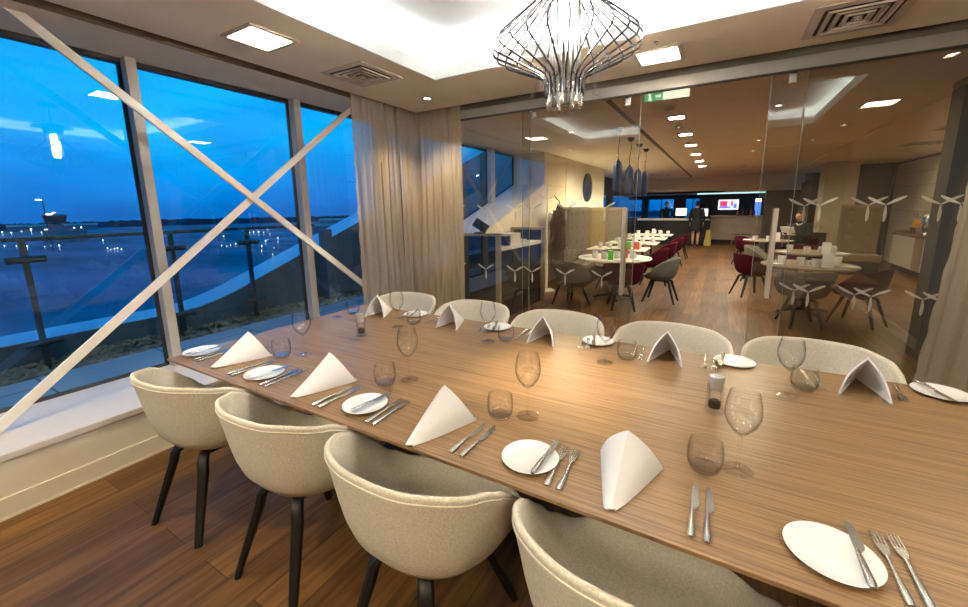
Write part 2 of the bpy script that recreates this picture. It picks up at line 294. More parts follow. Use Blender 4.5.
# cove light strips lying in the trough behind the lip
cove = thing('cove_light', 'cool white light strips hidden in the raised ceiling recess', 'cove light', ((CX0 + CX1) / 2, (CY0 + CY1) / 2, H + 0.05))
def cove_strip(x0, x1, y0, y1):
    b = BM(); cx, cy_ = (CX0 + CX1) / 2, (CY0 + CY1) / 2
    box(b, x0 - cx, x1 - cx, y0 - cy_, y1 - cy_, 0.002, 0.03); obj('light_strip', b, 'cove_glow', cove)
cove_strip(CX0 - .13, CX0 - .07, CY0 - .1, CY1 + .1); cove_strip(CX1 + .07, CX1 + .13, CY0 - .1, CY1 + .1); cove_strip(CX0, CX1, CY0 - .13, CY0 - .07); cove_strip(CX0, CX1, CY1 + .07, CY1 + .13)
# walls of the dining room
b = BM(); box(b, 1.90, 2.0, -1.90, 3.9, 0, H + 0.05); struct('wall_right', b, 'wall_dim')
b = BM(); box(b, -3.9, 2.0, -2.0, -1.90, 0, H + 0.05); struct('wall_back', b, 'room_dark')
b = BM(); box(b, GX - 0.06, XW, -1.90, GY - 0.02, -0.1, 0.305); struct('wall_left', b, 'wall_paint')
b = BM(); box(b, GX - 0.06, XW + 0.012, -1.90, GY - 0.02, 0.305, 0.345, 0.006); struct('trim_2', b, 'sill_white')
b = BM(); box(b, XW, XW + 0.014, -1.90, GY - 0.02, 0, 0.115, 0.004); box(b, XW, XW + 0.02, -1.90, GY - 0.02, 0, 0.012); struct('baseboard_left', b, 'skirting_white')
b = BM(); box(b, 1.885, 1.90, -1.90, 3.8, 0, 0.12, 0.004); struct('baseboard_right', b, 'skirting_white')
# window wall: panes between mullions (two panes each a window)
mull = [0.12, 1.40, 2.70]
def pane(n, y0, y1, poly=None):
    b = BM()
    ys = poly or [(y0, 0.345), (y1, 0.345), (y1, H), (y0, H)]
    b.faces.new([b.verts.new((GX, p[0], p[1])) for p in ys])
    wd = struct('window_%d' % n, b, 'window_glass')
    g = BM()       # black gasket round the pane
    t = 0.022
    for i in range(len(ys)):
        p, q = ys[i], ys[(i + 1) % len(ys)]
        tube(g, [(GX + 0.01, p[0], p[1]), (GX + 0.01, q[0], q[1])], t, 4)
    obj('gasket', g, 'mullion_gasket', wd)
    return wd
pane(1, -0.70, mull[0] - 0.03); pane(2, mull[0] + 0.03, mull[1] - 0.03); pane(3, mull[1] + 0.03, mull[2] - 0.03); pane(4, mull[2] + 0.05, 3.90)
for i, y in enumerate(mull):
    b = BM(); box(b, GX - 0.02, GX + 0.11, y - 0.03, y + 0.035 + (0.012 if i == 2 else 0), 0.345, H, 0.004); struct('trim_%d' % (10 + i), b, 'mullion_paint')
b = BM(); box(b, GX - 0.03, GX + 0.03, -1.90, 3.9, H - 0.035, H); struct('trim_13', b, 'mullion_gasket')
# X brace of flat white bars
BX = -3.40
def brace_bar(parent, p0, p1, wd, th, x):
    d = Vector((0, p1[0] - p0[0], p1[1] - p0[1])); L = d.length; d.normalize(); n = Vector((0, -d.z, d.y))
    b = BM(); c = [Vector((0, *p0)) + n * wd / 2, Vector((0, *p0)) - n * wd / 2, Vector((0, *p1)) - n * wd / 2, Vector((0, *p1)) + n * wd / 2]
    # trim ends horizontally
    def cut(v, dirn, z): return v + dirn * ((z - v.z) / dirn.z)
    c = [cut(c[0], d, p0[1]), cut(c[1], d, p0[1]), cut(c[2], d, p1[1]), cut(c[3], d, p1[1])]
    prism(b, [(v.y, v.z) for v in c], 'x', x - th / 2, x + th / 2)
    return b
xb = thing('cross_brace', 'large white steel X brace standing in front of the three window panes', 'cross brace', (BX, 1.94, 0.345))
for (p0, p1, x) in (((0.80, H), (3.60, 0.345), 0.014), ((0.36, 0.345), (3.20, H), -0.014)):
    b = brace_bar(xb, (p0[0] - 1.94, p0[1] - 0.345), (p1[0] - 1.94, p1[1] - 0.345), 0.053, 0.022, x); obj('bar', b, 'brace_white', xb)

# ================================================================== LAMPS
def spot_light(x, y, z, power, size=2.2, col=WARM, rad=0.03):
    l = bpy.data.lights.new('downlight_beam', 'SPOT'); l.energy = power; l.color = col; l.spot_size = size; l.spot_blend = 0.7; l.shadow_soft_size = rad
    return l
def ceiling_panel(x, y, s, label, group, m, inner=True, z=H):
    t = thing('ceiling_panel_light', label, 'ceiling light', (x, y, z), 0, group)
    f = BM(); e_ = s / 2 + 0.025
    for q in ((-e_, e_, -e_, -s / 2), (-e_, e_, s / 2, e_), (-e_, -s / 2, -s / 2, s / 2), (s / 2, e_, -s / 2, s / 2)): box(f, *q, -0.012, 0.0)
    obj('frame', f, 'vent_cream', t)
    d = BM(); box(d, -s / 2, s / 2, -s / 2, s / 2, -0.006, 0.0); obj('diffuser', d, m, t)
    return t
ROOM = [(-2.62, 1.70, 'square ceiling panel light above the window side of the room'), (-0.49, 3.42, 'square ceiling panel light between the chandelier and the glass partition'), (1.42, 1.55, 'square ceiling panel light by the right wall of the room'), (-0.49, 0.12, 'square ceiling panel light behind the long table')]
for x, y, l in ROOM: ceiling_panel(x, y, 0.27, l, 'square panel lights of the dining room', 'panel_glow')
def downlight(x, y, label, group, power, z=H, rad=0.035, size=2.0):
    t = thing('downlight', label, 'downlight', (x, y, z), 0, group)
    f = BM(); lathe(f, [(rad, 0.0), (rad + 0.004, -0.008), (rad + 0.016, -0.006), (rad + 0.018, 0)], 20); obj('rim', f, 'steel', t, True)
    d = BM(); lathe(d, [(0, -0.002), (rad, -0.002)], 20); obj('lamp_face', d, 'lamp_face', t)
    l = spot_light(x, y, z, power, size); lo = bpy.data.objects.new('beam', l); C.objects.link(lo); lo.parent = t; lo.location = (0, 0, -0.03)
    return t
for x, y, l in ((-2.62, 3.40, 'round ceiling downlight near the corner where the two curtains meet'), (1.40, 3.25, 'round ceiling downlight near the right hand curtain'), (-2.62, 0.12, 'round ceiling downlight behind the first chair by the window'), (1.40, 0.12, 'round ceiling downlight above the unseen right end of the table')):
    downlight(x, y, l, 'round downlights of the dining room', K_SPOT)
for k, x in enumerate((-2.5, -1.25, 0.0, 1.25)): downlight(x, -1.30, ORD[k] + ' downlight from the window in the added unseen row lighting the chair backs', 'added downlights behind the camera', K_FILL, H, 0.035, 2.6)  # unseen row added behind the camera to brighten the chair backs
# ceiling air vents
def vent(x, y, sx, sy, label):
    t = thing('ceiling_vent', label, 'vent', (x, y, H), 0, 'square ceiling air vents')
    b = BM(); box(b, -sx / 2, sx / 2, -sy / 2, sy / 2, -0.008, 0.0, 0.002); obj('backing', b, 'vent_cream', t)
    b = BM(); f = BM()
    for k, q in enumerate((0.78, 0.58, 0.38, 0.18)):
        a, c = sx / 2 * q, sy / 2 * q; g = 0.018
        for r in ((-a, a, -c, -c + g), (-a, a, c - g, c), (-a, -a + g, -c, c), (a - g, a, -c, c)): box(b, *r, -0.0105, -0.006)
        a2, c2 = a - g, c - g
        for r in ((-a2, a2, -c2, -c2 + .012), (-a2, a2, c2 - .012, c2), (-a2, -a2 + .012, -c2, c2), (a2 - .012, a2, -c2, c2)): box(f, *r, -0.020, -0.006)
    obj('slot', b, 'vent_dark', t); obj('louvre', f, 'vent_cream', t)
vent(-2.62, 2.55, 0.46, 0.46, 'square ceiling air vent near the window, beyond the panel light')
vent(0.60, 3.38, 0.46, 0.52, 'square ceiling air vent by the glass partition, above the right door')
b = BM(); lathe(b, [(0.0, -0.022), (0.008, -0.02), (0.009, -0.009), (0.020, -0.005), (0.021, 0)], 16, -0.47, 3.14, H); tag(obj('sprinkler', b, 'chrome', None, True), 'small round sprinkler head on the ceiling beside the panel light', 'sprinkler')

# ================================================================== CHANDELIER
ch = thing('chandelier', 'wire cage chandelier with glass tubes hanging over the long table', 'chandelier', (-0.625, 1.77, 1.97))
CZ = H + 0.21 - 1.97
b = BM(); lathe(b, [(0, CZ), (0.09, CZ), (0.09, CZ - 0.03), (0.02, CZ - 0.04), (0, CZ - 0.04)], 24); obj('canopy', b, 'wire_metal', ch, True)
b = BM(); tube(b, [(0, 0, CZ - 0.03), (0, 0, 0.60)], 0.006); obj('cable', b, 'black_gloss', ch)
b = BM(); lathe(b, [(0, 0.66), (0.05, 0.655), (0.17, 0.625), (0.185, 0.61), (0.17, 0.612), (0.09, 0.60), (0.088, 0.56), (0.08, 0.545), (0, 0.545)], 36); obj('crown_baffle', b, 'wire_metal', ch, True)  # cap widened out of view to block the bulb's upward light
NW = 24
for k in range(NW):
    a = 2 * PI * (k + 0.5) / NW; b = BM()
    P = [(0.078, 0.60), (0.080, 0.47), (0.086, 0.448), (0.105, 0.430), (0.20, 0.350), (0.280, 0.283), (0.300, 0.263), (0.306, 0.240), (0.298, 0.222), (0.275, 0.211), (0.20, 0.179), (0.115, 0.142), (0.095, 0.130), (0.083, 0.108), (0.079, 0.05)]
    tube(b, [(r * math.cos(a), r * math.sin(a), z) for r, z in P], 0.0042, 6); obj('wire', b, 'wire_metal', ch, True)
for k in range(14):
    a = 2 * PI * k / 14; b = BM(); x, y = 0.070 * math.cos(a), 0.070 * math.sin(a)
    lathe(b, [(0.0, 0.0), (0.0095, 0.001), (0.0095, 0.115), (0.0075, 0.118), (0.0, 0.118)], 10, x, y); obj('glass_tube', b, 'chrome' if k % 2 else 'tableware_glass', ch, True)
for k in range(10):
    a = 2 * PI * k / 10; b = BM(); tube(b, [(0.118 * math.cos(a), 0.118 * math.sin(a), 0.150), (0.140 * math.cos(a), 0.140 * math.sin(a), 0.035)], 0.0075, 8); obj('outer_tube', b, 'tableware_glass', ch, True)
for k in range(16):
    a = 2 * PI * (k + .5) / 16; b = BM(); x, y = 0.058 * math.cos(a), 0.058 * math.sin(a)
    tube(b, [(x, y, 0.10), (x, y, 0.56)], 0.006, 8); obj('inner_rod', b, 'chrome', ch, True)
b = BM(); lathe(b, [(0, 0.27), (0.026, 0.275), (0.034, 0.29), (0.034, 0.50), (0.026, 0.53), (0, 0.535)], 18); obj('bulb', b, 'bulb', ch, True)
l_ = bpy.data.lights.new('lamp_beam', 'SPOT'); l_.energy = K_BEAM; l_.color = (1.0, 0.88, 0.66); l_.spot_size = 1.15; l_.spot_blend = 1.0; l_.shadow_soft_size = 0.03; lo_ = bpy.data.objects.new('lamp_beam', l_); C.objects.link(lo_); lo_.parent = ch; lo_.location = (0, 0, 0.255)

# ================================================================== GLASS PARTITION
b = BM(); box(b, XW, 1.95, GY - 0.03, GY + 0.05, 2.515, 2.605, 0.004); box(b, XW, 1.95, GY + 0.03, GY + 0.05, 2.605, 2.607); struct('trim_3', b, 'track_metal')
b = BM(); box(b, XW, 1.95, GY + 0.03, GY + 0.05, 2.607, H + 0.09); struct('trim_7', b, 'header_olive')
b = BM(); box(b, XW, 1.95, GY - 0.034, GY - 0.006, 2.509, 2.517); struct('trim_4', b, 'mullion_gasket')
def glass_pane(name, x0, x1, y):
    b = BM(); b.faces.new([b.verts.new(p) for p in ((x0, y, 0.012), (x1, y, 0.012), (x1, y, 2.52), (x0, y, 2.52))])
    g = struct(name, b, 'partition_glass')
    e_ = BM()
    for x in (x0, x1): box(e_, x - 0.002, x + 0.002, y - 0.004, y + 0.004, 0.012, 2.515)
    obj('polished_edge', e_, 'edge_glass', g)
    return g
mat('edge_glass', (0.30, 0.30, 0.24), 0.2, nscale=10, namt=0.05)
def decal(parent, x, y, z):
    b = BM()
    for a in (PI / 2 + PI, PI / 2 + PI / 3, PI / 2 - PI / 3):
        ca, sa = math.cos(a), math.sin(a)
        prof = [(0.004, 0.003), (0.03, 0.008), (0.055, 0.0125), (0.09, 0.011), (0.115, 0.005), (0.117, 0), (0.113, -0.004), (0.08, -0.0075), (0.04, -0.006), (0.004, -0.004)]
        vs = [b.verts.new((x + r * ca - s * sa, y - 0.0016, z + r * sa + s * ca)) for r, s in prof]
        b.faces.new(vs)
    o = obj('frosted_propeller', b, 'frost_decal', parent)
m = bpy.data.materials.new('frost_decal'); m.use_nodes = True; t = m.node_tree; t.nodes.clear()
d_ = N(t, 'ShaderNodeBsdfDiffuse'); d_.inputs[0].default_value = (0.85, 0.8, 0.72, 1); tl = N(t, 'ShaderNodeBsdfTranslucent'); tl.inputs[0].default_value = (0.85, 0.8, 0.72, 1)
a_ = N(t, 'ShaderNodeMixShader'); t.links.new(d_.outputs[0], a_.inputs[1]); t.links.new(tl.outputs[0], a_.inputs[2]); tr_ = N(t, 'ShaderNodeBsdfTransparent')
x_ = N(t, 'ShaderNodeMixShader'); x_.inputs[0].default_value = 0.55; t.links.new(tr_.outputs[0], x_.inputs[1]); t.links.new(a_.outputs[0], x_.inputs[2]); o_ = N(t, 'ShaderNodeOutputMaterial'); t.links.new(x_.outputs[0], o_.inputs[0]); M['frost_decal'] = m
def decals(parent, xs, y):
    for x in xs: decal(parent, x, y, 1.535); decal(parent, x, y, 0.873)
g1 = glass_pane('window_11', -3.08, -1.737, GY); decals(g1, (-2.64, -2.272, -1.905), GY)
g2 = glass_pane('window_12', 0.468, 1.88, GY); decals(g2, (0.63, 0.995, 1.36), GY)
d1 = glass_pane('door_1', -1.83, -0.687, GY + 0.03); decals(d1, (-1.715, -1.348, -0.972), GY + 0.03)
d2 = glass_pane('door_2', 0.25, 1.42, GY + 0.03); decals(d2, (0.543, 0.909, 1.275), GY + 0.03)
def door_handle(door, x, z0, z1):
    b = BM()
    for s in (-1, 1):
        y = GY + 0.03 + s * 0.04
        box(b, x - 0.016, x + 0.016, y - 0.010, y + 0.010, z0, z1, 0.003)
    hd = obj('door_handle', b, 'handle_metal', door)
    b = BM()
    for z in (z0 + 0.13, z1 - 0.13): tube(b, [(x, GY - 0.005, z), (x, GY + 0.065, z)], 0.007, 8)
    obj('standoff', b, 'steel', hd)
door_handle(d1, -0.778, 0.715, 1.535); door_handle(d2, 0.368, 0.80, 1.52)
for d, xs in ((d1, (-1.70, -0.80)), (d2, (0.38, 1.30))):
    b = BM()
    for x in xs: box(b, x - 0.022, x + 0.022, GY + 0.018, GY + 0.042, 2.44, 2.52, 0.003)
    obj('roller_clamp', b, 'steel', d)

# ================================================================== CURTAINS
def curtain(name, label, path, z0, z1, amp, waves, m, hem_noise=0.0, pw=0.8, flare=0.0, fold=0.0):
    b = BM(); L = len(path) - 1; nu = 34 * L * max(1, int(waves / 6)); 
    def f(u, v):
        s = u * L; i = min(int(s), L - 1); q = s - i
        p = Vector(path[i]).lerp(Vector(path[i + 1]), q); d = (Vector(path[i + 1]) - Vector(path[i])).normalized(); n = Vector((-d.y, d.x))
        ph = 2 * PI * waves * (u ** pw) + 0.6 * math.sin(7 * u)
        a = amp * (0.75 + 0.35 * v) * math.sin(ph) + 0.3 * amp * math.sin(2.7 * ph + 1.3 + 2 * v)
        e = 0.012 * math.sin(v * 60) * hem_noise * (1 if u < 0.02 else 0)
        p = p + n * a + d * (e + 0.012 * math.sin(ph * 0.5 + v * 3) + fold * min(1, max(0, (u - 0.2) * 3)) * math.sin(2 * ph + 0.4 * math.sin(3 * v)))
        return (p.x + flare * v * (1 - u), p.y, z0 + (z1 - z0) * v)
    sheet(b, f, nu, 30)
    o = obj(name, b, m, None, True, angle=180)
    return tag(o, label, 'curtain')
curtain('sheer_curtain', 'gathered beige curtain at the right end of the window wall, sky showing through its edge', [(XW - 0.065, 2.90), (XW - 0.06, 3.90)], 0.36, H + 0.08, 0.024, 20, 'sheer_fabric', 0.6, 1.5, 0.0, 0.010)
curtain('sheer_curtain', 'gathered beige curtain in front of the glass partition, beside the corner', [(-3.17, 3.868), (-2.55, 3.868)], 0.01, H + 0.08, 0.022, 12, 'sheer_fabric', 0.5, 0.8, 0.0, 0.008)
curtain('sheer_curtain', 'pale sheer curtain at the right end of the glass partition', [(1.255, 3.868), (1.86, 3.868)], 0.01, H + 0.08, 0.020, 5.5, 'sheer_pale', 0.5, 0.8, 0.15)

# ================================================================== TABLE
TZ = 0.74; TX0, TX1, TY0, TY1 = -2.655, 1.46, 0.957, 2.435
tb = thing('dining_table', 'long brown wood dining table laid for a meal', 'table', ((TX0 + TX1) / 2, (TY0 + TY1) / 2, 0))
hx, hy = (TX1 - TX0) / 2, (TY1 - TY0) / 2
b = BM(); box(b, -hx, hx, -hy, hy, TZ - 0.012, TZ, 0.0015); obj('tabletop', b, 'table_wood', tb)
b = BM(); r = 0.10
q_ = [[b.verts.new((sx * (hx - 0.001 - ins), sy * (hy - 0.001 - ins), z)) for sx, sy in ((-1, -1), (1, -1), (1, 1), (-1, 1))] for ins, z in ((0, TZ - 0.012), (0.09, TZ - 0.034))]
b.faces.new(q_[0]); b.faces.new(q_[1][::-1])
for k in range(4): b.faces.new((q_[0][k], q_[0][(k + 1) % 4], q_[1][(k + 1) % 4], q_[1][k]))
obj('edge_underside', b, 'table_edge', tb)
for sx in (-1, 1):
    for sy in (-1, 1):
        b = BM(); box(b, sx * (hx - 0.75) - 0.05, sx * (hx - 0.75) + 0.05, sy * (hy - 0.46) - 0.05, sy * (hy - 0.46) + 0.05, 0, TZ - 0.034, 0.006); obj('leg', b, 'black_wood', tb)
b = BM()
for sx in (-1, 1): box(b, sx * (hx - 0.75) - 0.03, sx * (hx - 0.75) + 0.03, -hy + 0.35, hy - 0.35, TZ - 0.10, TZ - 0.034)
box(b, -hx + 0.78, hx - 0.78, -0.03, 0.03, TZ - 0.10, TZ - 0.034); obj('under_rail', b, 'black_wood', tb)

# ================================================================== TUB CHAIRS
CA, CB, CFR = 0.335, 0.29, 0.30
def rim_pt(phi):
    """phi 0 = middle of the back, pi = middle of the seat front; the chair faces +y"""
    a = abs(phi) / PI
    K = [(0, 0.800), (0.2, 0.796), (0.36, 0.768), (0.44, 0.732), (0.485, 0.702), (0.56, 0.640), (0.64, 0.560), (0.74, 0.500), (1, 0.480)]
    for (a0, z0), (a1, z1) in zip(K, K[1:]):
        if a <= a1:
            q = (a - a0) / (a1 - a0); q = q * q * (3 - 2 * q) * 0.5 + q * 0.5; z = z0 + (z1 - z0) * q; break
    sx = math.sin(phi); cy_ = -math.cos(phi); p = 2.35
    r = 1 / ((abs(sx) ** p + abs(cy_) ** p) ** (1 / p))
    return Vector((CA * sx * r, (CB if cy_ < 0 else CFR) * cy_ * r, z))
OUT = [(0.975, 1.0), (1.0, 0.994), (1.008, 0.975), (0.990, 0.88), (0.955, 0.72), (0.922, 0.55), (0.88, 0.38), (0.815, 0.22), (0.705, 0.095), (0.52, 0.028), (0.25, 0.006), (0, 0.0)]
INN = [(0.975, 1.0), (0.955, 0.990), (0.935, 0.95), (0.89, 0.80), (0.83, 0.62), (0.79, 0.42), (0.73, 0.22), (0.62, 0.07), (0.42, 0.01), (0.2, 0.0), (0, 0.0)]
def chair_shell():
    b = BM(); n = 72; ZB, ZS = 0.398, 0.458
    def ring(r, t, zb): 
        out = []
        for k in range(n):
            p = rim_pt(-PI + 2 * PI * k / n); out.append(b.verts.new((p.x * r, p.y * r + (1 - r) * 0.015, zb + (p.z - zb) * t)))
        return out
    prof = [(r, t, ZB) for r, t in OUT[:-1]][::-1] + [(r, t, ZS) for r, t in INN[1:-1]]
    rings = [ring(*q) for q in prof]
    for A, B in zip(rings, rings[1:]):
        for k in range(n): b.faces.new((A[k], A[(k + 1) % n], B[(k + 1) % n], B[k]))
    for zz, R_2, rev in ((ZB, rings[0], False), (ZS, rings[-1], True)):
        c = b.verts.new((0, 0.015, zz))
        for k in range(n): b.faces.new((R_2[k], R_2[(k + 1) % n], c))
    return b
def chair_piping():
    b = BM(); n = 72; pts = []
    for k in range(n):
        p = rim_pt(-PI + 2 * PI * k / n); zb = 0.398; pts.append((p.x * 1.002, p.y * 1.002, zb + (p.z - zb) * 0.94))
    tube(b, pts, 0.0035, 6, True); return b
def chair_leg(sx, sy):
    b = BM(); fx, fy = (0.180, -0.270) if sy < 0 else (0.215, 0.25)
    P = [(0.02 * sx, 0.03 * sy, 0.384), (0.080 * sx, fy * 0.46, 0.384), (0.102 * sx, fy * 0.55, 0.378), (0.114 * sx, fy * 0.60, 0.355), (0.121 * sx, fy * 0.63, 0.31), (fx * sx, fy, 0.0)]
    R_3 = [0.022, 0.024, 0.026, 0.0265, 0.026, 0.0175]
    tube(b, P, R_3, 8, False, 0.85); return b
def make_chair(name, label, felt, rim, loc, rotz, group, piping=True):
    t = thing(name, label, 'chair', loc, rotz, group)
    s = obj('shell', chair_shell(), felt, t, True, angle=70)
    if piping: obj('piping', chair_piping(), rim, s, True, angle=180)
    for sx in (-1, 1):
        for sy in (-1, 1): obj('leg', chair_leg(sx, sy), 'black_wood', t, True)
    b = BM(); box(b, -0.10, 0.10, -0.11, 0.11, 0.372, 0.402, 0.004); obj('seat_plate', b, 'black_wood', t)
    return t
gN, gF = 'tub chairs along the near side of the long table', 'tub chairs along the far side of the long table'
near = [(-2.215, 0.975, 0.10, 'beige felt tub chair nearest the window on the near side of the table'),
        (-1.515, 1.005, 0.04, 'second beige felt tub chair from the window on the near side'),
        (-0.822, 0.985, -0.02, 'third beige felt tub chair from the window on the near side, right leg in shadow'),
        (-0.105, 0.975, -0.03, 'beige felt tub chair nearest the camera, cut by the bottom of the photo')]
far = [(-2.37, 2.54, 'far side beige tub chair nearest the window, in front of the curtains'), (-1.655, 2.53, 'second beige tub chair from the window on the far side of the table'),
       (-0.94, 2.52, 'third beige tub chair from the window on the far side of the table'), (-0.215, 2.53, 'fourth beige tub chair from the window on the far side of the table'),
       (0.49, 2.53, 'far side beige tub chair nearest the right hand curtain')]
near[2] = (*near[2][:3], 'third beige felt tub chair from the window on the near side')
c0 = make_chair('tub_chair', near[0][3], 'chair_felt', 'chair_rim', (near[0][0], near[0][1], 0), near[0][2], gN)
for x, y, rz, l in near[1:]: dup(c0, (x, y, 0), rz, l, gN)
for i, (x, y, l) in enumerate(far): dup(c0, (x, y, 0), PI + (0.03, -0.03, 0.02, -0.02, 0.03)[i], l, gF)

# ================================================================== TABLEWARE
def napkin_mesh():
    b = BM(); T, A, L, R = Vector((0, -0.135, 0.006)), Vector((0, 0.055, 0.138)), Vector((-0.088, 0.125, 0.002)), Vector((0.088, 0.125, 0.002))
    nu, nv = 20, 14; g = []
    for i in range(nv + 1):
        t = i / nv; row = []
        for j in range(nu + 1):
            u = -1 + 2 * j / nu; Pp = T.lerp(A, t); e = (T + Vector((math.copysign(0.012, u), 0.004, -0.004))).lerp(L if u < 0 else R, t)
            p = Pp.lerp(e, abs(u)); n = Vector((math.copysign(0.8, u), -0.3, 0.5)); p += n * (0.020 * math.sin(PI * abs(u)) * t * (1.15 - 0.4 * t))
            p += Vector((0, 0.006 * math.sin(3.2 * u + t * 2), 0)); p.z = max(p.z, 0.001); row.append(b.verts.new(p))
        g.append(row)
    fs = [b.faces.new((g[i][j], g[i][j + 1], g[i + 1][j + 1], g[i + 1][j])) for i in range(nv) for j in range(nu)]
    bmesh.ops.recalc_face_normals(b, faces=fs); bmesh.ops.solidify(b, geom=fs, thickness=-0.007)
    lo = min(v.co.z for v in b.verts)
    for v in b.verts: v.co.z -= lo
    return b
def hem_mesh():     # the folded hem along both lower edges
    b = BM()
    for s in (-1, 1): tube(b, [(s * 0.004, -0.128, 0.006), (s * 0.048, -0.003, 0.006), (s * 0.088, 0.122, 0.005)], [0.004, 0.005, 0.004], 6)
    return b
nk = None
def napkin(x, y, rz, label, s=1.0):
    global nk
    if nk is None:
        nk = obj('napkin', napkin_mesh(), 'linen', None, True, (x, y, TZ), (0, 0, rz), angle=60); tag(nk, label, 'napkin', 'white napkins folded as tents on the table'); obj('hem', hem_mesh(), 'linen', nk, True)
        nk.scale = s if isinstance(s, tuple) else (s, s, s)
    else:
        o = dup(nk, (x, y, TZ), rz, label); o.scale = s if isinstance(s, tuple) else (s, s, s)
pl0 = None
def plate(x, y, label):
    global pl0
    if pl0 is None:
        b = BM(); lathe(b, [(0, 0.004), (0.055, 0.004), (0.064, 0.006), (0.088, 0.013), (0.092, 0.0145), (0.093, 0.0135), (0.088, 0.010), (0.060, 0.0), (0, 0.0)], 48); pl0 = obj('side_plate', b, 'porcelain', None, True, (x, y, TZ), angle=70); tag(pl0, label, 'plate', 'white side plates on the long table')
    else: dup(pl0, (x, y, TZ), 0, label)
def flat_outline(b, out, z0, z1, crown=0.0):
    prism(b, out, 'z', z0, z1)
def knife_parts(L=0.215, wide=False):
    h = L * 0.47; w = 0.0165 if not wide else 0.0175
    bl = BM(); pts = [(-0.004, h), (-0.0045, L * 0.9), (-0.001, L), (0.004, L * 0.985), (w * 0.85, L * 0.90), (w, L * 0.62), (w * 0.9, h + 0.02), (0.004, h)]
    prism(bl, pts, 'z', 0.002, 0.0038)
    hb = BM(); tube(hb, [(0, 0.0, 0.0048), (0, 0.012, 0.0052), (0, 0.045, 0.0050), (0, 0.08, 0.0046), (0, h, 0.0040), (0, h + 0.012, 0.0034)], [0.0065, 0.0098, 0.0084, 0.0072, 0.0054, 0.004], 10, False, 0.6)
    return bl, hb
def fork_parts(L=0.215):
    hb = BM(); tube(hb, [(0, 0, 0.005), (0, 0.010, 0.0055), (0, 0.05, 0.005), (0, 0.09, 0.0055), (0, 0.135, 0.0075)], [0.0062, 0.0092, 0.0078, 0.0048, 0.004], 10, False, 0.55)
    hd = BM()
    prism(hd, [(-0.0026, 0.13), (-0.010, 0.150), (-0.0125, 0.168), (-0.0125, 0.172), (0.0125, 0.172), (0.0125, 0.168), (0.010, 0.150), (0.0026, 0.13)], 'z', 0.0055, 0.0075)
    for k in range(4):
        x = -0.0105 + 0.007 * k; prism(hd, [(x - 0.0018, 0.170), (x - 0.0014, L), (x + 0.0014, L), (x + 0.0018, 0.170)], 'z', 0.0058, 0.0074)
    return hd, hb
proto = {}
def cutlery(kind, x, y, rz, label, z=TZ, tilt=0.0):
    grp = {'table_knife': 'table knives on the long table', 'butter_knife': 'small knives laid across the side plates', 'fork': 'forks on the long table'}[kind]
    if kind not in proto:
        t = thing(kind, label, 'knife' if 'knife' in kind else 'fork', (x, y, z), rz, grp)
        if kind == 'fork':
            a, c = fork_parts(); obj('fork_head', a, 'steel', t, True); obj('handle', c, 'steel', t, True)
        else:
            a, c = knife_parts(0.225 if kind == 'table_knife' else 0.215, kind == 'butter_knife'); obj('blade', a, 'steel', t, True, angle=30); obj('handle', c, 'steel', t, True)
        proto[kind] = t; o = t
    else: o = dup(proto[kind], (x, y, z), rz, label)
    o.rotation_euler = (tilt, 0, rz)
gl = {}
def tumbler(x, y, label):
    if 't' not in gl:
        b = BM(); lathe(b, [(0.0, 0.004), (0.030, 0.004), (0.038, 0.008), (0.0445, 0.025), (0.0475, 0.05), (0.0465, 0.08), (0.0425, 0.108), (0.0412, 0.108), (0.045, 0.08), (0.0460, 0.05), (0.043, 0.027), (0.036, 0.018), (0, 0.016)], 32)
        t = obj('tumbler', b, 'tableware_glass', None, True, (x, y, TZ + 0.0008), angle=38); tag(t, label, 'glass', 'water tumblers on the long table')
        b = BM(); lathe(b, [(0, 0.0), (0.031, 0.0), (0.036, 0.006), (0.0385, 0.012), (0.035, 0.0165), (0, 0.015)], 32); obj('thick_base', b, 'thick_glass', t, True, angle=38); gl['t'] = t; t.scale = (1.08, 1.08, 0.92)
    else: dup(gl['t'], (x, y, TZ + 0.0008), 0, label)
def wine_glass(x, y, label, s=1.0):
    if 'w' not in gl:
        t = thing('wine_glass', label, 'glass', (x, y, TZ + 0.0008), 0, 'stemmed wine glasses on the long table')
        b = BM(); lathe(b, [(0.0, 0.118), (0.006, 0.119), (0.020, 0.134), (0.038, 0.160), (0.0465, 0.188), (0.0470, 0.205), (0.044, 0.235), (0.037, 0.268), (0.0362, 0.268), (0.043, 0.235), (0.0458, 0.205), (0.0452, 0.188), (0.0365, 0.161), (0.018, 0.136), (0.0, 0.124)], 32); obj('bowl', b, 'tableware_glass', t, True, angle=38)
        b = BM(); lathe(b, [(0, 0.0056), (0.009, 0.0058), (0.0055, 0.012), (0.0036, 0.03), (0.0034, 0.09), (0.005, 0.114), (0.0, 0.119)], 14); obj('stem', b, 'tableware_glass', t, True, angle=38)
        b = BM(); lathe(b, [(0, 0.0), (0.041, 0.0), (0.0415, 0.0015), (0.03, 0.003), (0.010, 0.005), (0, 0.0055)], 32); obj('foot', b, 'foot_glass', t, True, angle=38); gl['w'] = t
        t.scale = (1.07 * s, 1.07 * s, 0.965 * s)
    else: dup(gl['w'], (x, y, TZ + 0.0008), 0, label).scale = (1.07 * s, 1.07 * s, 0.965 * s)
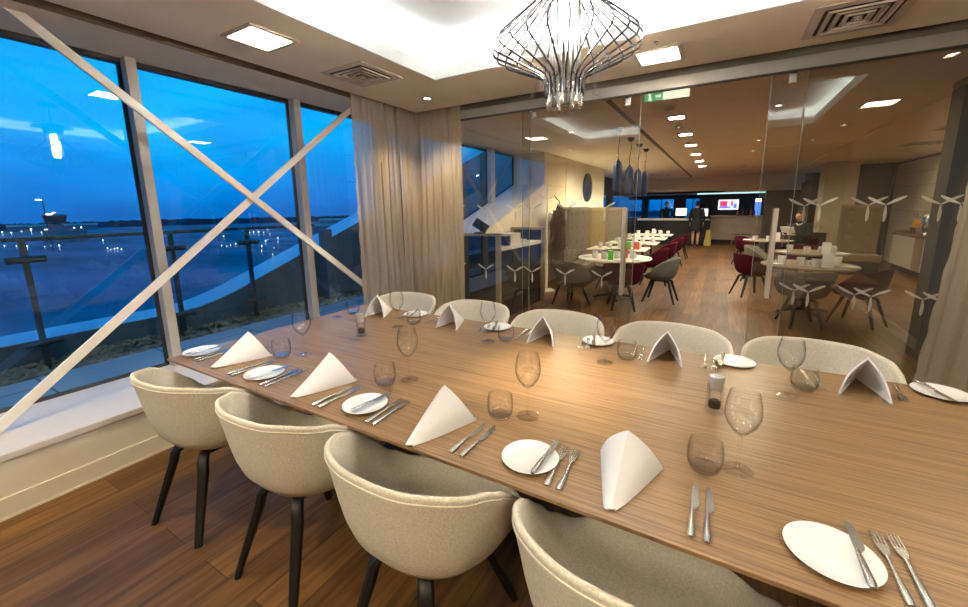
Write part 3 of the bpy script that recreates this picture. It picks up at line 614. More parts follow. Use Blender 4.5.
def pepper_pot(x, y, label):
    t = thing('pepper_shaker', label, 'pepper shaker', (x, y, TZ + 0.0008), 0, 'glass pepper shakers along the middle of the table')
    def hexa(bm, prof, n=8): return lathe(bm, prof, n)
    b = BM(); hexa(b, [(0, 0), (0.034, 0), (0.036, 0.006), (0.031, 0.02), (0.030, 0.10), (0.031, 0.118), (0.024, 0.122), (0.0225, 0.115), (0.0225, 0.022), (0, 0.018)]); obj('glass_body', b, 'tableware_glass', t)
    b = BM(); lathe(b, [(0, 0.02), (0.021, 0.02), (0.0215, 0.045), (0.015, 0.052), (0.004, 0.049), (0, 0.048)], 16); obj('peppercorns', b, 'pepper', t, True)
    b = BM(); lathe(b, [(0, 0.095), (0.022, 0.095), (0.0225, 0.122), (0.027, 0.124), (0.028, 0.142), (0.025, 0.152), (0.014, 0.156), (0, 0.157)], 20); obj('cap', b, 'shaker_cap', t, True)
ordn = ['nearest the window', 'second from the window', 'third from the window', 'fourth from the window', 'fifth from the window', 'sixth from the window']
# near side: napkins, plates, cutlery, glasses
for i, (x, rz) in enumerate(((-2.262, 0.03), (-1.565, 0.05), (-0.868, 0.06), (-0.196, 0.02), (0.68, 0.0))):
    napkin(x, (1.150, 1.140, 1.105, 1.135, 1.16)[i], -rz, 'white tent folded napkin on the near side of the table, ' + ordn[i], (1.06, 1.06, 1.04) if i < 3 else (1.04, 1.04, 0.95))
for i, (x, y) in enumerate(((-2.588, 1.105), (-1.935, 1.090), (-1.235, 1.100), (-0.480, 1.098), (0.283, 1.100))):
    plate(x, y, 'white side plate on the near side of the table, ' + ordn[i])
    kx, rz = ((0.012, -0.10), (0.012, -0.10), (0.01, -0.06), (0.045, 0.0), (0.052, 0.02))[i]
    cutlery('butter_knife', x + kx, y - 0.085, rz, 'small knife lying on the near side plate ' + ordn[i], TZ + 0.0145)
for i, (xa, xb_, y) in enumerate(((-2.488, -2.448, 1.01), (-1.832, -1.794, 1.0), (-1.128, -1.092, 1.0), (-0.385, -0.348, 1.0), (0.396, 0.430, 1.028))):
    for k, x in enumerate((xa, xb_)): cutlery('fork', x, y - (0.008 if k == 0 and i > 3 else 0.0), (0.03, 0.02, 0.02, 0.06, 0.03)[i], ('left' if k == 0 else 'right') + ' fork of the pair beside the near side plate ' + ordn[i])
for i, (xa, xb_, y) in enumerate(((-2.105, -2.068, 0.995), (-1.435, -1.395, 0.990), (-0.728, -0.684, 0.997), (-0.004, 0.032, 0.998))):
    for k, x in enumerate((xa, xb_)): cutlery('table_knife', x, y, (0.0, 0.0, -0.02, 0.02)[i], ('left' if k == 0 else 'right') + ' table knife of the pair right of the near napkin ' + ordn[i])
for i, (tx, ty, wx, wy) in enumerate(((-2.095, 1.29, -2.008, 1.372), (-1.312, 1.30, -1.245, 1.392), (-0.692, 1.29, -0.602, 1.352), (0.014, 1.312, 0.103, 1.36))):
    tumbler(tx, ty, 'water tumbler on the near side of the table, ' + ordn[i]); wine_glass(wx, wy, 'stemmed wine glass on the near side of the table, ' + ordn[i])
# far side
for i, (x, rz) in enumerate(((-2.275, 0.25), (-1.59, 0.12), (-0.893, 0.10), (-0.196, 0.0), (0.590, -0.10))):
    napkin(x, (2.262, 2.275, 2.27, 2.285, 2.27)[i], PI + rz, 'white tent folded napkin on the far side of the table, ' + ordn[i], (0.90, 1.0, 1.16))
for i, (x, y) in enumerate(((-2.005, 2.355), (-1.275, 2.345), (-0.590, 2.365), (0.118, 2.365), (0.868, 2.365))):
    plate(x, y, 'white side plate on the far side of the table, ' + ordn[i])
    cutlery('butter_knife', x - 0.05, y + 0.09, PI + (0.4, 0.4, 0.3, -0.05, 0.3)[i], 'small knife lying on the far side plate ' + ordn[i], TZ + 0.0145)
for i, (x, y) in enumerate(((-2.13, 2.40), (-1.40, 2.40), (-0.70, 2.40), (-0.015, 2.405), (0.695, 2.405))):
    for k in (0, 1): cutlery('fork', x + 0.042 * k, y, PI + (0.25, 0.3, 0.25, 0.0, -0.12)[i], ('left' if k == 0 else 'right') + ' fork of the pair beside the far side plate ' + ordn[i])
for i, (x, y) in enumerate(((-1.80, 2.40), (-1.08, 2.40), (-0.375, 2.40), (0.40, 2.40))):
    for k in (0, 1): cutlery('table_knife', x + 0.04 * k, y, PI + 0.1, ('left' if k == 0 else 'right') + ' table knife of the pair left of the far napkin ' + ordn[i + 1])
for i, (tx, ty, wx, wy) in enumerate(((-2.50, 2.175, -2.52, 2.03), (-1.855, 2.155, -1.91, 2.045), (-1.10, 2.135, -1.186, 2.062), (-0.384, 2.165, -0.472, 2.055), (0.373, 2.148, 0.30, 2.042))):
    tumbler(tx, ty, 'water tumbler on the far side of the table, ' + ordn[i]); wine_glass(wx, wy, 'stemmed wine glass on the far side of the table, ' + ordn[i], 0.98)
pepper_pot(-1.985, 1.78, 'glass pepper shaker towards the window end of the table'); pepper_pot(0.034, 1.735, 'glass pepper shaker behind the wine glass on the camera side, centre of table')

# ================================================================== OUTSIDE
b = BM(); box(b, -5.25, -3.87, -3, 12, -0.1, 0.10); struct('terrace_paving', b, 'paving')
b = BM(); box(b, -5.9, -5.25, -3, 12, -0.1, 0.05); struct('terrace_gravel_bed', b, 'table_edge')
b = BM(); rnd = random.Random(3)
ico = bmesh.new(); bmesh.ops.create_icosphere(ico, subdivisions=1, radius=1.0); iv = [v.co.copy() for v in ico.verts]; inf = [[v.index for v in f.verts] for f in ico.faces]; ico.free()
for k in range(2300):
    y = -1.2 + 8.2 * rnd.random(); x = -5.79 + 0.53 * rnd.random(); s = 0.018 + 0.026 * rnd.random(); q = (s, s * (0.7 + 0.5 * rnd.random()), s * 0.62); a = rnd.random() * PI
    ca, sa = math.cos(a), math.sin(a); z = 0.055 + 0.05 * rnd.random() + (0.02 if x < -5.6 else 0)
    vs = [b.verts.new((x + (p.x * q[0]) * ca - (p.y * q[1]) * sa, y + p.x * q[0] * sa + p.y * q[1] * ca, z + p.z * q[2])) for p in iv]
    for f in inf: b.faces.new([vs[i] for i in f])
tag(obj('pebbles', b, 'pebble', None, True, angle=180), 'strip of loose brown pebbles along the terrace edge outside', 'pebbles', None, 'stuff')
b = BM(); SL = 0.377; ya, za = 2.62, 0.33
top = [(-4, za), (ya - 0.35, za), (ya - 0.1, za + 0.02), (ya + 0.15, za + 0.075), (ya + 0.4, za + SL * 0.4 + 0.0), (13, za + SL * (13 - ya))]
prism(b, [(-4, -1.0)] + top + [(13, -1.0)], 'x', -6.32, -5.80); struct('terrace_parapet', b, 'concrete')
b = BM(); prism(b, [(-4, -1.0)] + [(p[0], p[1] - 0.004) for p in top] + [(13, -1.0)], 'x', -5.80, -5.78); struct('terrace_parapet_face', b, 'post_grey')  # darker grey sheet over the inner face of the parapet
bal = thing('balustrade', 'metal and glass balustrade along the edge of the terrace outside', 'balustrade', (-5.6, 1.0, 0.10))
b = BM(); box(b, -0.035, 0.035, -4, 3.2, 1.215, 1.255, 0.01); obj('handrail', b, 'rail_metal', bal)
posts = [-1.10, 0.06, 1.24, 2.14]
for p in posts: b = BM(); box(b, -0.022, 0.022, p - 0.022, p + 0.022, -0.04, 1.215, 0.003); obj('post', b, 'rail_metal', bal)
for p in posts:
    for z in (0.24, 1.045):
        b = BM(); tube(b, [(0.02, p - 0.13, z), (0.02, p + 0.13, z)], [0.042, 0.042], 12, False, 0.8); obj('clamp', b, 'rail_metal', bal, True)
for p, q in zip([-2.2] + posts[:-1], posts):
    b = BM(); b.faces.new([b.verts.new(v) for v in ((0.03, p + 0.05, 0.08), (0.03, q - 0.05, 0.08), (0.03, q - 0.05, 1.17), (0.03, p + 0.05, 1.17))]); obj('glass_panel', b, 'rail_glass', bal)
b = BM(); box(b, -5.68, -5.53, 4.34, 4.49, 0.05, 1.26, 0.006); tag(obj('terrace_post', b, 'post_grey'), 'square grey post outside, at the foot of the rising parapet', 'post')
b = BM()
vs = [b.verts.new(p) for p in ((-900, -600, -13.2), (-7.5, -600, -13.2), (-7.5, 900, -13.2), (-900, 900, -13.2))]; b.faces.new(vs); struct('airfield_ground', b, 'airfield')
TL = [(-700, -60, -6.3), (-637.1, 60.6, -6.3), (-630.9, 107.8, -6.3), (-622.4, 149.2, -6.2), (-606.3, 204.9, -5.2), (-581.0, 268.4, -5.2), (-514.7, 380.4, -5.6), (-472.5, 431.6, -5.4), (-327.9, 549.6, -4.8), (-215.7, 602.5, -5.0), (-60, 640, -5.0)]
b = BM(); rnd = random.Random(5); prev = None
for (p, q) in zip(TL, TL[1:]):
    n = 26
    for k in range(n):
        f = k / n; x, y, z = [p[i] + (q[i] - p[i]) * f for i in range(3)]; z += rnd.uniform(-1.2, 0.7)
        L_ = math.hypot(x, y); ux, uy = x / L_, y / L_
        c = [b.verts.new((x, y, -13.3)), b.verts.new((x + ux * 8, y + uy * 8, z)), b.verts.new((x + ux * 34, y + uy * 34, z - 1)), b.verts.new((x + ux * 40, y + uy * 40, -13.3))]
        if prev: 
            for i in range(3): b.faces.new((prev[i], prev[i + 1], c[i + 1], c[i]))
        prev = c
struct('hills_treeline', b, 'treeline')
LP = [(-460.8, 78.9), (-451.9, 81.7), (-491.0, 94.4), (-480.0, 97.6), (-456.7, 98.2), (-324.4, 74.2), (-323.1, 74.7), (-320.0, 75.8), (-272.2, 79.5), (-211.0, 62.6), (-209.7, 63.1), (-208.0, 63.8), (-205.0, 63.8), (-202.2, 64.1), (-257.6, 50.2), (-275.1, 50.4), (-281.4, 47.9), (-256.8, 55.2), (-253.3, 56.6), (-242.2, 56.4), (-500.7, 128.4), (-492.1, 130.8), (-318.7, 179.1), (-299.2, 176.2), (-298.0, 183.3), (-265.5, 150.8), (-262.5, 151.7), (-258.8, 152.9), (-255.2, 154.0), (-245.4, 152.0), (-182.9, 91.4), (-178.1, 91.0), (-180.0, 93.5), (-179.3, 95.3), (-176.6, 96.3), (-181.7, 110.1), (-158.5, 94.2), (-153.6, 96.2), (-201.1, 128.7), (-127.8, 79.4), (-199.6, 122.2), (-142.9, 84.7), (-251.5, 202.6), (-289.4, 240.8), (-466.3, 413.9), (-178.7, 114.1), (-241.4, 122.3)]
al = None; rnd = random.Random(9)
for i, (x, y) in enumerate(LP):
    dist = math.hypot(x, y); s = dist * 0.00075 * rnd.uniform(0.7, 1.5)
    if al is None:
        b = BM(); bmesh.ops.create_icosphere(b, subdivisions=1, radius=1.0); tube(b, [(0, 0, -8), (0, 0, -0.8)], 0.06, 5); al = tag(obj('airfield_lamp', b, 'white_light'), 'small bright lamp glowing on the dark airfield outside', 'lamp', 'lamps on the dark airfield'); o = al
    else: o = al.copy(); C.objects.link(o)
    zz = -13.2 + 8 * s; o.location = (x, y, zz); o.scale = (s, s, s)
# control tower
tw = thing('control_tower', 'airport control tower on the horizon beyond the left window pane', 'tower', (-311.5, 73.0, -13.2), 0.23)
b = BM(); lathe(b, [(3.6, 0), (3.0, 10.0), (3.0, 11.0), (0, 11.0)], 8); obj('shaft', b, 'tower_paint', tw)
b = BM(); box(b, -5, 6, -4, 10, 0, 7); obj('base_building', b, 'tower_paint', tw)
b = BM(); lathe(b, [(2.8, 10.0), (4.4, 11.0), (4.4, 11.6), (4.2, 11.6), (5.0, 14.4), (0, 14.4)], 8); obj('cab', b, 'tower_glass', tw)
b = BM(); lathe(b, [(5.4, 11.0), (5.5, 11.4), (4.4, 11.4), (4.4, 11.0)], 8); obj('walkway', b, 'tower_paint', tw)
b = BM(); lathe(b, [(5.2, 14.4), (5.2, 15.0), (3.0, 15.6), (0, 15.8)], 8); obj('roof', b, 'tower_paint', tw)
b = BM(); lathe(b, [(0, 15.7), (0.8, 15.9), (0.8, 16.4), (0, 16.6)], 8); obj('beacon', b, 'red_light', tw)
ms = thing('light_mast', 'tall floodlight mast with two lit heads beside the control tower', 'light mast', (-244.0, 54.6, -13.2), 0.2)
b = BM(); tube(b, [(0, 0, 0), (0, 0, 20.8)], 0.22, 6); obj('mast', b, 'tower_glass', ms)
for y, z in ((-1.2, 20.9), (1.2, 15.0)): b = BM(); box(b, -0.4, 0.4, y - 0.8, y + 0.8, z, z + 0.45); obj('floodlight', b, 'white_light', ms)
for i, (x, y, sx, sy, h, l) in enumerate(((-560, 130, 20, 60, 5, 'low dark hangar on the horizon right of the control tower'), (-330, 300, 30, 70, 6, 'long low terminal building behind the right window panes'), (-230, 190, 14, 40, 5, 'small low building under the lamps seen in the right window panes'))):
    t = thing('airfield_building', l, 'building', (x, y, -13.2), math.atan2(y, x) + PI)
    b = BM(); box(b, -sx / 2, sx / 2, -sy / 2, sy / 2, 0, h); obj('walls', b, 'tower_paint', t); b = BM(); prism(b, [(-sx / 2 - .6, h), (sx / 2 + .6, h), (0, h + 1.4)], 'y', -sy / 2 - .6, sy / 2 + .6); obj('roof', b, 'tower_glass', t)
    b = BM(); box(b, sx / 2, sx / 2 + 0.1, -sy * 0.12, sy * 0.1, 1.5, 1.9); obj('lit_window_band', b, 'amber_light' if i else 'white_light', t)

# ================================================================== RESTAURANT SHELL
b = BM(); box(b, GX - 0.1, 4.5, GY + 0.05, 18.2, H, H + 0.12); struct('ceiling_restaurant', b, 'ceiling_paint')
b = BM(); box(b, GX - 0.1, 4.5, GY + 0.05, GY + 0.07, H, H + 0.2); struct('trim_5', b, 'slot_dark')
# low wall under the sloping restaurant window, wall end and long wall behind the banquette
b = BM(); prism(b, [(GY - 0.02, -0.1), (7.93, -0.1), (7.93, H), (7.72, H), (7.72, 2.005), (GY - 0.02, 2.005 - 0.345 * (7.72 - GY + 0.02))], 'x', GX - 0.04, XW); struct('wall_restaurant_window', b, 'restaurant_paint')
wz0 = 2.005 - 0.345 * (7.72 - GY)
b = BM(); prism(b, [(GY - 0.02, wz0), (7.72, 2.005), (7.72, 2.03), (GY - 0.02, wz0 + 0.025)], 'x', GX, XW + 0.008); struct('trim_6', b, 'sill_white')
w1 = pane(21, 4.0, 6.62, [(3.98, wz0 + 0.03), (6.60, 2.005 - 0.345 * 1.12 + 0.03), (6.60, H - 0.05), (3.98, H - 0.05)])
w2 = pane(22, 6.74, 7.70, [(6.76, 2.005 - 0.345 * 0.96 + 0.03), (7.70, 2.03), (7.70, H - 0.05), (6.76, H - 0.05)])
b = BM(); box(b, GX - 0.02, GX + 0.11, 6.60, 6.76, 1.5, H); struct('trim_14', b, 'mullion_paint')
b = BM(); box(b, GX - 0.02, GX + 0.11, 3.82, 3.98, 0.3, H); struct('trim_15', b, 'mullion_paint')
b = BM(); box(b, XW - 0.2, XW, 7.93, 12.4, -0.1, H); struct('wall_restaurant_left', b, 'restaurant_paint')
for k, z in enumerate((1.12, 1.56, 2.0)):
    b = BM(); box(b, XW - 0.001, XW + 0.002, 7.94, 9.0, z, z + 0.008); struct('trim_%d' % (30 + k), b, 'champagne')
b = BM(); box(b, XW - 0.001, XW + 0.012, 9.0, 12.4, 0, H - 0.001); struct('trim_33', b, 'wall_paint')
# window band beyond the wall end
b = BM(); box(b, XW - 0.9, XW - 0.7, 12.4, 21.2, -0.1, 0.9); box(b, XW - 0.9, XW - 0.7, 12.4, 21.2, 2.0, H); box(b, XW - 0.9, XW - 0.7, 16.4, 16.8, 0.9, 2.0); struct('wall_restaurant_far_left', b, 'charcoal')
b = BM(); b.faces.new([b.verts.new(p) for p in ((XW - .8, 12.5, .9), (XW - .8, 21, .9), (XW - .8, 21, 2.0), (XW - .8, 12.5, 2.0))]); struct('window_23', b, 'window_glass')
# back of the restaurant: bulkhead, dark piers and windows
b = BM(); box(b, XW - 0.9, 2.4, 18.0, 18.2, 2.03, H + 0.1); struct('wall_bulkhead', b, 'restaurant_paint')
b = BM(); box(b, XW - 0.9, 0.0, 18.0, 21.2, 2.03, 2.1); box(b, 0.0, 2.4, 18.2, 21.2, 2.03, 2.1); struct('ceiling_bar', b, 'restaurant_paint')
b = BM(); box(b, -4.0, -0.55, 21.0, 21.2, -0.1, 1.0); box(b, -4.0, -0.55, 21.0, 21.2, 1.86, 2.1); box(b, -0.55, 2.4, 21.0, 21.2, -0.1, 2.1); struct('wall_restaurant_back', b, 'charcoal')
for k, (x0, x1) in enumerate(((-3.35, -3.05), (-1.95, -1.45), (-0.9, -0.5))): b = BM(); box(b, x0, x1, 20.75, 21.05, 0, 2.05); struct('column_dark_%s' % ('left', 'middle', 'right')[k], b, 'dark_brown')
for k, (x0, x1) in enumerate(((-4.0, -3.35), (-3.05, -1.95), (-1.45, -0.9))):
    b = BM(); b.faces.new([b.verts.new(p) for p in ((x0, 21.0, 1.0), (x1, 21.0, 1.0), (x1, 21.0, 1.86), (x0, 21.0, 1.86))]); wd = struct('window_%d' % (24 + k), b, 'window_glass')
    b = BM(); box(b, (x0 + x1) / 2 - .02, (x0 + x1) / 2 + .02, 20.97, 21.0, 1.0, 1.86); obj('frame', b, 'mullion_gasket', wd)
# right side of the restaurant
b = BM(); box(b, 1.78, 2.02, 5.45, 5.70, 0, H); struct('column_charcoal', b, 'charcoal')
b = BM(); box(b, 1.79, 2.0, 5.40, 5.45, 0, 0.12); struct('trim_16', b, 'charcoal')
b = BM(); box(b, 2.24, 2.90, 13.7, 14.4, 0, H); struct('column_beige', b, 'counter_beige')
b = BM(); box(b, 1.30, 2.4, 17.4, 17.9, 0, 2.03); struct('wall_panel_dark', b, 'dark_brown')
b = BM(); box(b, 2.25, 2.75, 15.6, 17.4, 0, 2.25); struct('wall_panel_brown', b, 'dark_brown')
b = BM(); box(b, 2.75, 4.15, 15.2, 15.4, 0, H); struct('wall_recess', b, 'black_gloss')
b = BM(); box(b, 3.95, 4.15, 5.0, 15.2, 0, H); struct('wall_tiled', b, 'tile_white')
b = BM(); box(b, 3.90, 3.955, 15.10, 15.2, 0, 2.58); box(b, 3.93, 3.955, 5.5, 15.2, 2.55, 2.58); struct('trim_17', b, 'mullion_gasket')
b = BM(); box(b, 2.4, 4.5, 18.0, 18.2, 0, H); struct('wall_restaurant_right_back', b, 'dark_brown')
b = BM(); box(b, 1.90, 4.5, GY + 0.05, 18.0, H - 0.035, H); struct('ceiling_buffet', b, 'ceiling_paint')
b = BM(); box(b, 2.0, 4.3, 5.4, 5.5, 0, H); struct('wall_behind_curtain', b, 'charcoal')
# ceiling slot running along the aisle
b = BM(); box(b, -1.14, -1.08, 4.5, 17.6, H - 0.006, H); tag(obj('ceiling_track', b, 'slot_dark'), 'long dark ceiling track running down the restaurant above the tables', 'ceiling track')
RP = [5.79, 7.2, 8.53, 10.05, 11.65, 13.16]
for i, y in enumerate(RP): ceiling_panel(-0.58, y, 0.17, ORD[i] + ' small square ceiling light from the glass partition, in the aisle row', 'square ceiling lights along the restaurant aisle', 'rpanel_glow')
sp_pos = [(-2.03, 9.16), (-2.0, 6.0), (-1.75, 10.9), (-1.75, 12.6), (-1.75, 14.3), (-1.75, 16.0), (0.455, 5.79), (0.45, 8.6), (0.45, 10.2), (0.45, 11.8), (0.45, 13.6), (0.45, 15.6), (3.2, 8.0), (3.3, 10.0), (3.4, 12.0), (2.6, 8.2)]
for i, (x, y) in enumerate(sp_pos):
    side = 'left of the aisle' if x < 0 else ('right of the aisle' if x < 1 else 'above the buffet side')
    n = sum(1 for q in sp_pos if (q[0] < 0) == (x < 0) and (q[0] < 1) == (x < 1) and q[1] < y)
    downlight(x, y, ORD[n] + ' small restaurant ceiling downlight from the partition, ' + side, 'small downlights in the restaurant ceiling', K_RSPOT * (0.6 if x > 1 else 1), H - (0.035 if x > 1.9 else 0), 0.03, 2.9)
for i, (x, y) in enumerate(((-0.60, 5.2), (-0.60, 6.45), (-0.58, 7.85))):
    b = BM(); lathe(b, [(0, -0.03), (0.04, -0.028), (0.055, -0.01), (0.055, 0)], 16, x, y, H); tag(obj('smoke_detector', b, 'vent_cream', None, True), ORD[i] + ' round ceiling detector from the partition, between the aisle lights', 'smoke detector', 'round ceiling detectors')
for i, (x, y) in enumerate(((2.9, 8.6), (3.1, 10.6))):
    t = thing('ceiling_vent', ('dark slotted ceiling vent above the buffet, nearer the partition', 'dark slotted ceiling vent above the buffet, farther from the partition')[i], 'vent', (x, y, H - 0.035), 0)
    b = BM(); box(b, -.3, .3, -.3, .3, -.006, 0); obj('backing', b, 'vent_cream', t); b = BM()
    for k in range(4): box(b, -.25, .25, -.24 + k * .14, -.2 + k * .14, -.008, -.005)
    obj('slot', b, 'vent_dark', t)
# exit sign hanging behind the track
ex = thing('exit_sign', 'green and white exit sign hanging from the ceiling behind the glass partition', 'exit sign', (-0.535, 4.36, 2.532))
b = BM(); box(b, -0.20, 0.20, -0.02, 0.02, 0.0, 0.083, 0.004); obj('housing', b, 'vent_cream', ex)
b = BM(); box(b, -0.195, -0.03, -0.023, -0.02, 0.005, 0.078); obj('green_panel', b, 'exit_green', ex)
b = BM(); box(b, -0.03, 0.195, -0.023, -0.02, 0.005, 0.078); obj('white_panel', b, 'exit_white', ex)
b = BM(); lathe(b, [(0, 0), (0.008, 0.001), (0.008, 0.014), (0, 0.016)], 8, 0, 0, 0); 
for v in b.verts: v.co = Vector((-0.15 + v.co.x, -0.0245 + v.co.y * 0.1, 0.060 + v.co.z))
tube(b, [(-0.15, -0.0245, 0.062), (-0.143, -0.0245, 0.040), (-0.155, -0.0245, 0.014)], 0.006, 6); tube(b, [(-0.143, -0.0245, 0.040), (-0.132, -0.0245, 0.014)], 0.006, 6); tube(b, [(-0.15, -0.0245, 0.057), (-0.128, -0.0245, 0.048)], 0.004, 6)
prism(b, [(-0.095, 0.036), (-0.06, 0.036), (-0.06, 0.024), (-0.042, 0.042), (-0.06, 0.060), (-0.06, 0.048), (-0.095, 0.048)], 'y', -0.026, -0.023); obj('running_figure_arrow', b, 'exit_white', ex)
b = BM(); tube(b, [(-0.12, 0, 0.08), (-0.12, 0, 0.108)], 0.004, 6); tube(b, [(0.12, 0, 0.08), (0.12, 0, 0.108)], 0.004, 6); obj('hanger', b, 'steel', ex)
# pendants
pd = None
for i, (x, y) in enumerate(((-1.335, 6.11), (-1.36, 7.08), (-1.355, 7.84), (-1.355, 8.57))):
    l = ORD[i] + ' dark blue bottle shaped pendant lamp from the partition'
    if pd is None:
        pd = thing('pendant_lamp', l, 'pendant lamp', (x, y, H), 0, 'row of dark pendant lamps over the restaurant tables')
        b = BM(); lathe(b, [(0, -0.055), (0.03, -0.055), (0.055, -0.01), (0.055, 0.0), (0, 0)], 20); obj('canopy', b, 'navy', pd, True)
        b = BM(); tube(b, [(0, 0, -0.05), (0.012, 0, -0.16), (-0.006, 0, -0.28), (0, 0, -0.42)], 0.005, 6); obj('cord', b, 'black_gloss', pd)
        b = BM(); lathe(b, [(0, -0.41), (0.012, -0.415), (0.02, -0.44), (0.05, -0.475), (0.063, -0.52), (0.063, -0.82), (0.055, -0.87), (0.04, -0.89), (0, -0.885)], 24); obj('shade', b, 'navy', pd, True)
    else: dup(pd, (x, y, H), 0, l)

# ================================================================== RESTAURANT FURNITURE
# service station by the window
st = thing('service_station', 'dark service station with champagne edged end panels and white worktop behind the glass', 'service station', (-2.80, 5.5, 0))
def framed(parent, y, x0, x1, z1, n1, n2):
    b = BM(); box(b, x0, x1, y - 0.02, y + 0.02, 0.0, z1); o = obj(n1, b, 'black_gloss', parent)
    f = BM()
    for q in ((x0 - .02, x0 + .035, 0, z1), (x1 - .035, x1 + .02, 0, z1)): box(f, q[0], q[1], y - .03, y + .03, q[2], q[3])
    box(f, x0 - .02, x1 + .02, y - .03, y + .03, z1, z1 + .035); obj(n2, f, 'champagne', o)
framed(st, -0.95, -0.27, 0.36, 1.20, 'end_panel', 'panel_trim'); framed(st, 0.72, -0.27, 0.30, 1.20, 'end_panel', 'panel_trim')
b = BM(); box(b, -0.27, 0.24, -0.93, 0.70, 0, 0.98); obj('carcass', b, 'black_gloss', st)
for k in range(3): b = BM(); box(b, 0.24, 0.255, -0.9, 0.66, 0.05 + 0.31 * k, 0.33 + 0.31 * k, 0.004); obj('drawer_front', b, 'black_gloss', st)
b = BM(); box(b, -0.27, 0.27, -0.93, 0.70, 0.98, 1.03, 0.004); obj('worktop', b, 'white_top', st)
pr = thing('printer', 'black box with a white surround standing on the service station worktop', 'printer', (-2.72, 5.28, 1.03))
b = BM(); box(b, -0.15, 0.15, -0.14, 0.14, 0, 0.13, 0.005); obj('body', b, 'black_gloss', pr); b = BM(); box(b, -0.17, 0.17, -0.16, 0.16, 0.13, 0.165, 0.004); box(b, 0.15, 0.17, -0.16, 0.16, 0, 0.13); obj('surround', b, 'white_top', pr)
b = BM(); box(b, -0.10, 0.10, -0.08, 0.10, 0, 0.035, 0.004); tag(obj('paper_stack', b, 'linen', None, False, (-2.78, 5.86, 1.03)), 'low white stack of paper at the far end of the service station', 'paper')
mo = thing('till_screen', 'tilted black till screen on top of the near end panel of the service station', 'till', (-2.72, 4.55, 1.235))
b = BM(); box(b, -0.06, 0.06, -0.05, 0.05, 0, 0.015, 0.003); obj('base', b, 'black_gloss', mo); b = BM(); tube(b, [(0, 0, 0.01), (0, 0.02, 0.07)], 0.012, 8); obj('stand', b, 'steel', mo)
b = BM(); box(b, -0.11, 0.11, -0.008, 0.008, -0.06, 0.06, 0.003, Matrix.Translation((0, 0.02, 0.10)) @ Matrix.Rotation(0.5, 4, 'Y') @ Matrix.Rotation(-0.4, 4, 'X')); obj('screen', b, 'black_gloss', mo)
# coat stand and coat
cs = thing('coat_stand', 'white pole coat stand on a round base beside the tufted banquette', 'coat stand', (-2.76, 7.03, 0))
b = BM(); lathe(b, [(0, 0), (0.155, 0), (0.155, 0.02), (0.13, 0.035), (0.02, 0.04), (0, 0.04)], 28); obj('base', b, 'white_top', cs, True)
b = BM(); lathe(b, [(0.026, 0.03), (0.026, 0.62), (0.016, 0.64), (0.016, 1.97), (0, 1.98)], 14); obj('pole', b, 'white_top', cs, True)
for k in range(4):
    a = k * PI / 2 + 0.3; b = BM(); tube(b, [(0.01 * math.cos(a), 0.01 * math.sin(a), 1.72), (0.12 * math.cos(a), 0.12 * math.sin(a), 1.75), (0.15 * math.cos(a), 0.15 * math.sin(a), 1.80)], 0.008, 6); obj('peg', b, 'white_top', cs)
b = BM()
def coatf(u, v):
    a = 2 * PI * u; z = 1.60 - 0.82 * v; r = 0.05 + 0.13 * math.sqrt(max(v, 0.001)) + 0.02 * math.sin(5 * a + 2 * v) * v
    return (r * math.cos(a) * 0.72, r * math.sin(a) * 0.6, z)
sheet(b, coatf, 40, 18); bmesh.ops.remove_doubles(b, verts=b.verts, dist=0.0005)
coat = obj('coat', b, 'coat_brown', None, True, (-2.57, 7.14, 0)); tag(coat, 'brown coat with hanging sleeves draped beside the white coat stand', 'coat')
for s in (-1, 1): b = BM(); tube(b, [(0.06 * s, -0.04, 1.50), (0.11 * s, -0.07, 1.25), (0.08 * s, -0.12, 0.98)], [0.04, 0.042, 0.032], 10); obj('sleeve', b, 'coat_brown', coat, True)
b = BM(); tube(b, [(0, 0, 1.58), (0, 0, 1.66), (-0.05, -0.05, 1.73), (-0.08, -0.065, 1.775)], 0.008, 6); obj('hanging_loop', b, 'coat_brown', coat)
# clock
ck = thing('wall_clock', 'round dark blue wall clock on the long left restaurant wall', 'clock', (XW + 0.012, 10.62, 2.05))
b = BM(); lathe(b, [(0, 0), (0.36, 0.0), (0.36, 0.035), (0.34, 0.05), (0, 0.05)], 40)
for v in b.verts: v.co = Vector((v.co.z, v.co.x, v.co.y))
obj('face', b, 'navy', ck, True)
b = BM()
for a, L_ in ((2.3, 0.20), (0.9, 0.28)): tube(b, [(0.055, 0, 0), (0.055, L_ * math.sin(a), L_ * math.cos(a))], 0.009, 6)
obj('hand', b, 'black_gloss', ck)
# tufted banquette backs
def tufted(name, label, m, x, y0, y1, z1, horiz=False):
    t = thing(name, label, 'banquette', (x, (y0 + y1) / 2, 0), 0)
    hl = (y1 - y0) / 2; b = BM(); ny = max(2, int(round((y1 - y0) / 0.42))); nz = 4
    def f(u, v):
        U, V = u * ny * 1.0, v * nz
        dd = min(((U - math.floor(U) - 0.5) * 0.42) ** 2 + ((V - math.floor(V) - 0.5) * 0.28) ** 2, 1); edge = min(1, 14 * min(u, 1 - u, v, 1 - v) + 0.15)
        p = (0.05 * edge - 0.028 * math.exp(-dd / 0.0016), -hl + 2 * hl * u, 0.42 + (z1 - 0.42) * v); return p
    sheet(b, f, ny * 14, nz * 10); box(b, -0.12, 0.0, -hl, hl, 0, z1, 0.01); obj('tufted_back', b, m, t, True, angle=50)
    b = BM(); box(b, 0.0, 0.42, -hl, hl, 0.30, 0.45, 0.02); obj('seat', b, m, t); b = BM(); box(b, -0.05, 0.38, -hl + .02, hl - .02, 0, 0.30); obj('plinth', b, 'black_wood', t)
    return t
tufted('banquette', 'grey tufted high back banquette under the clock', 'tuft_grey', -2.62, 7.62, 9.22, 1.56)
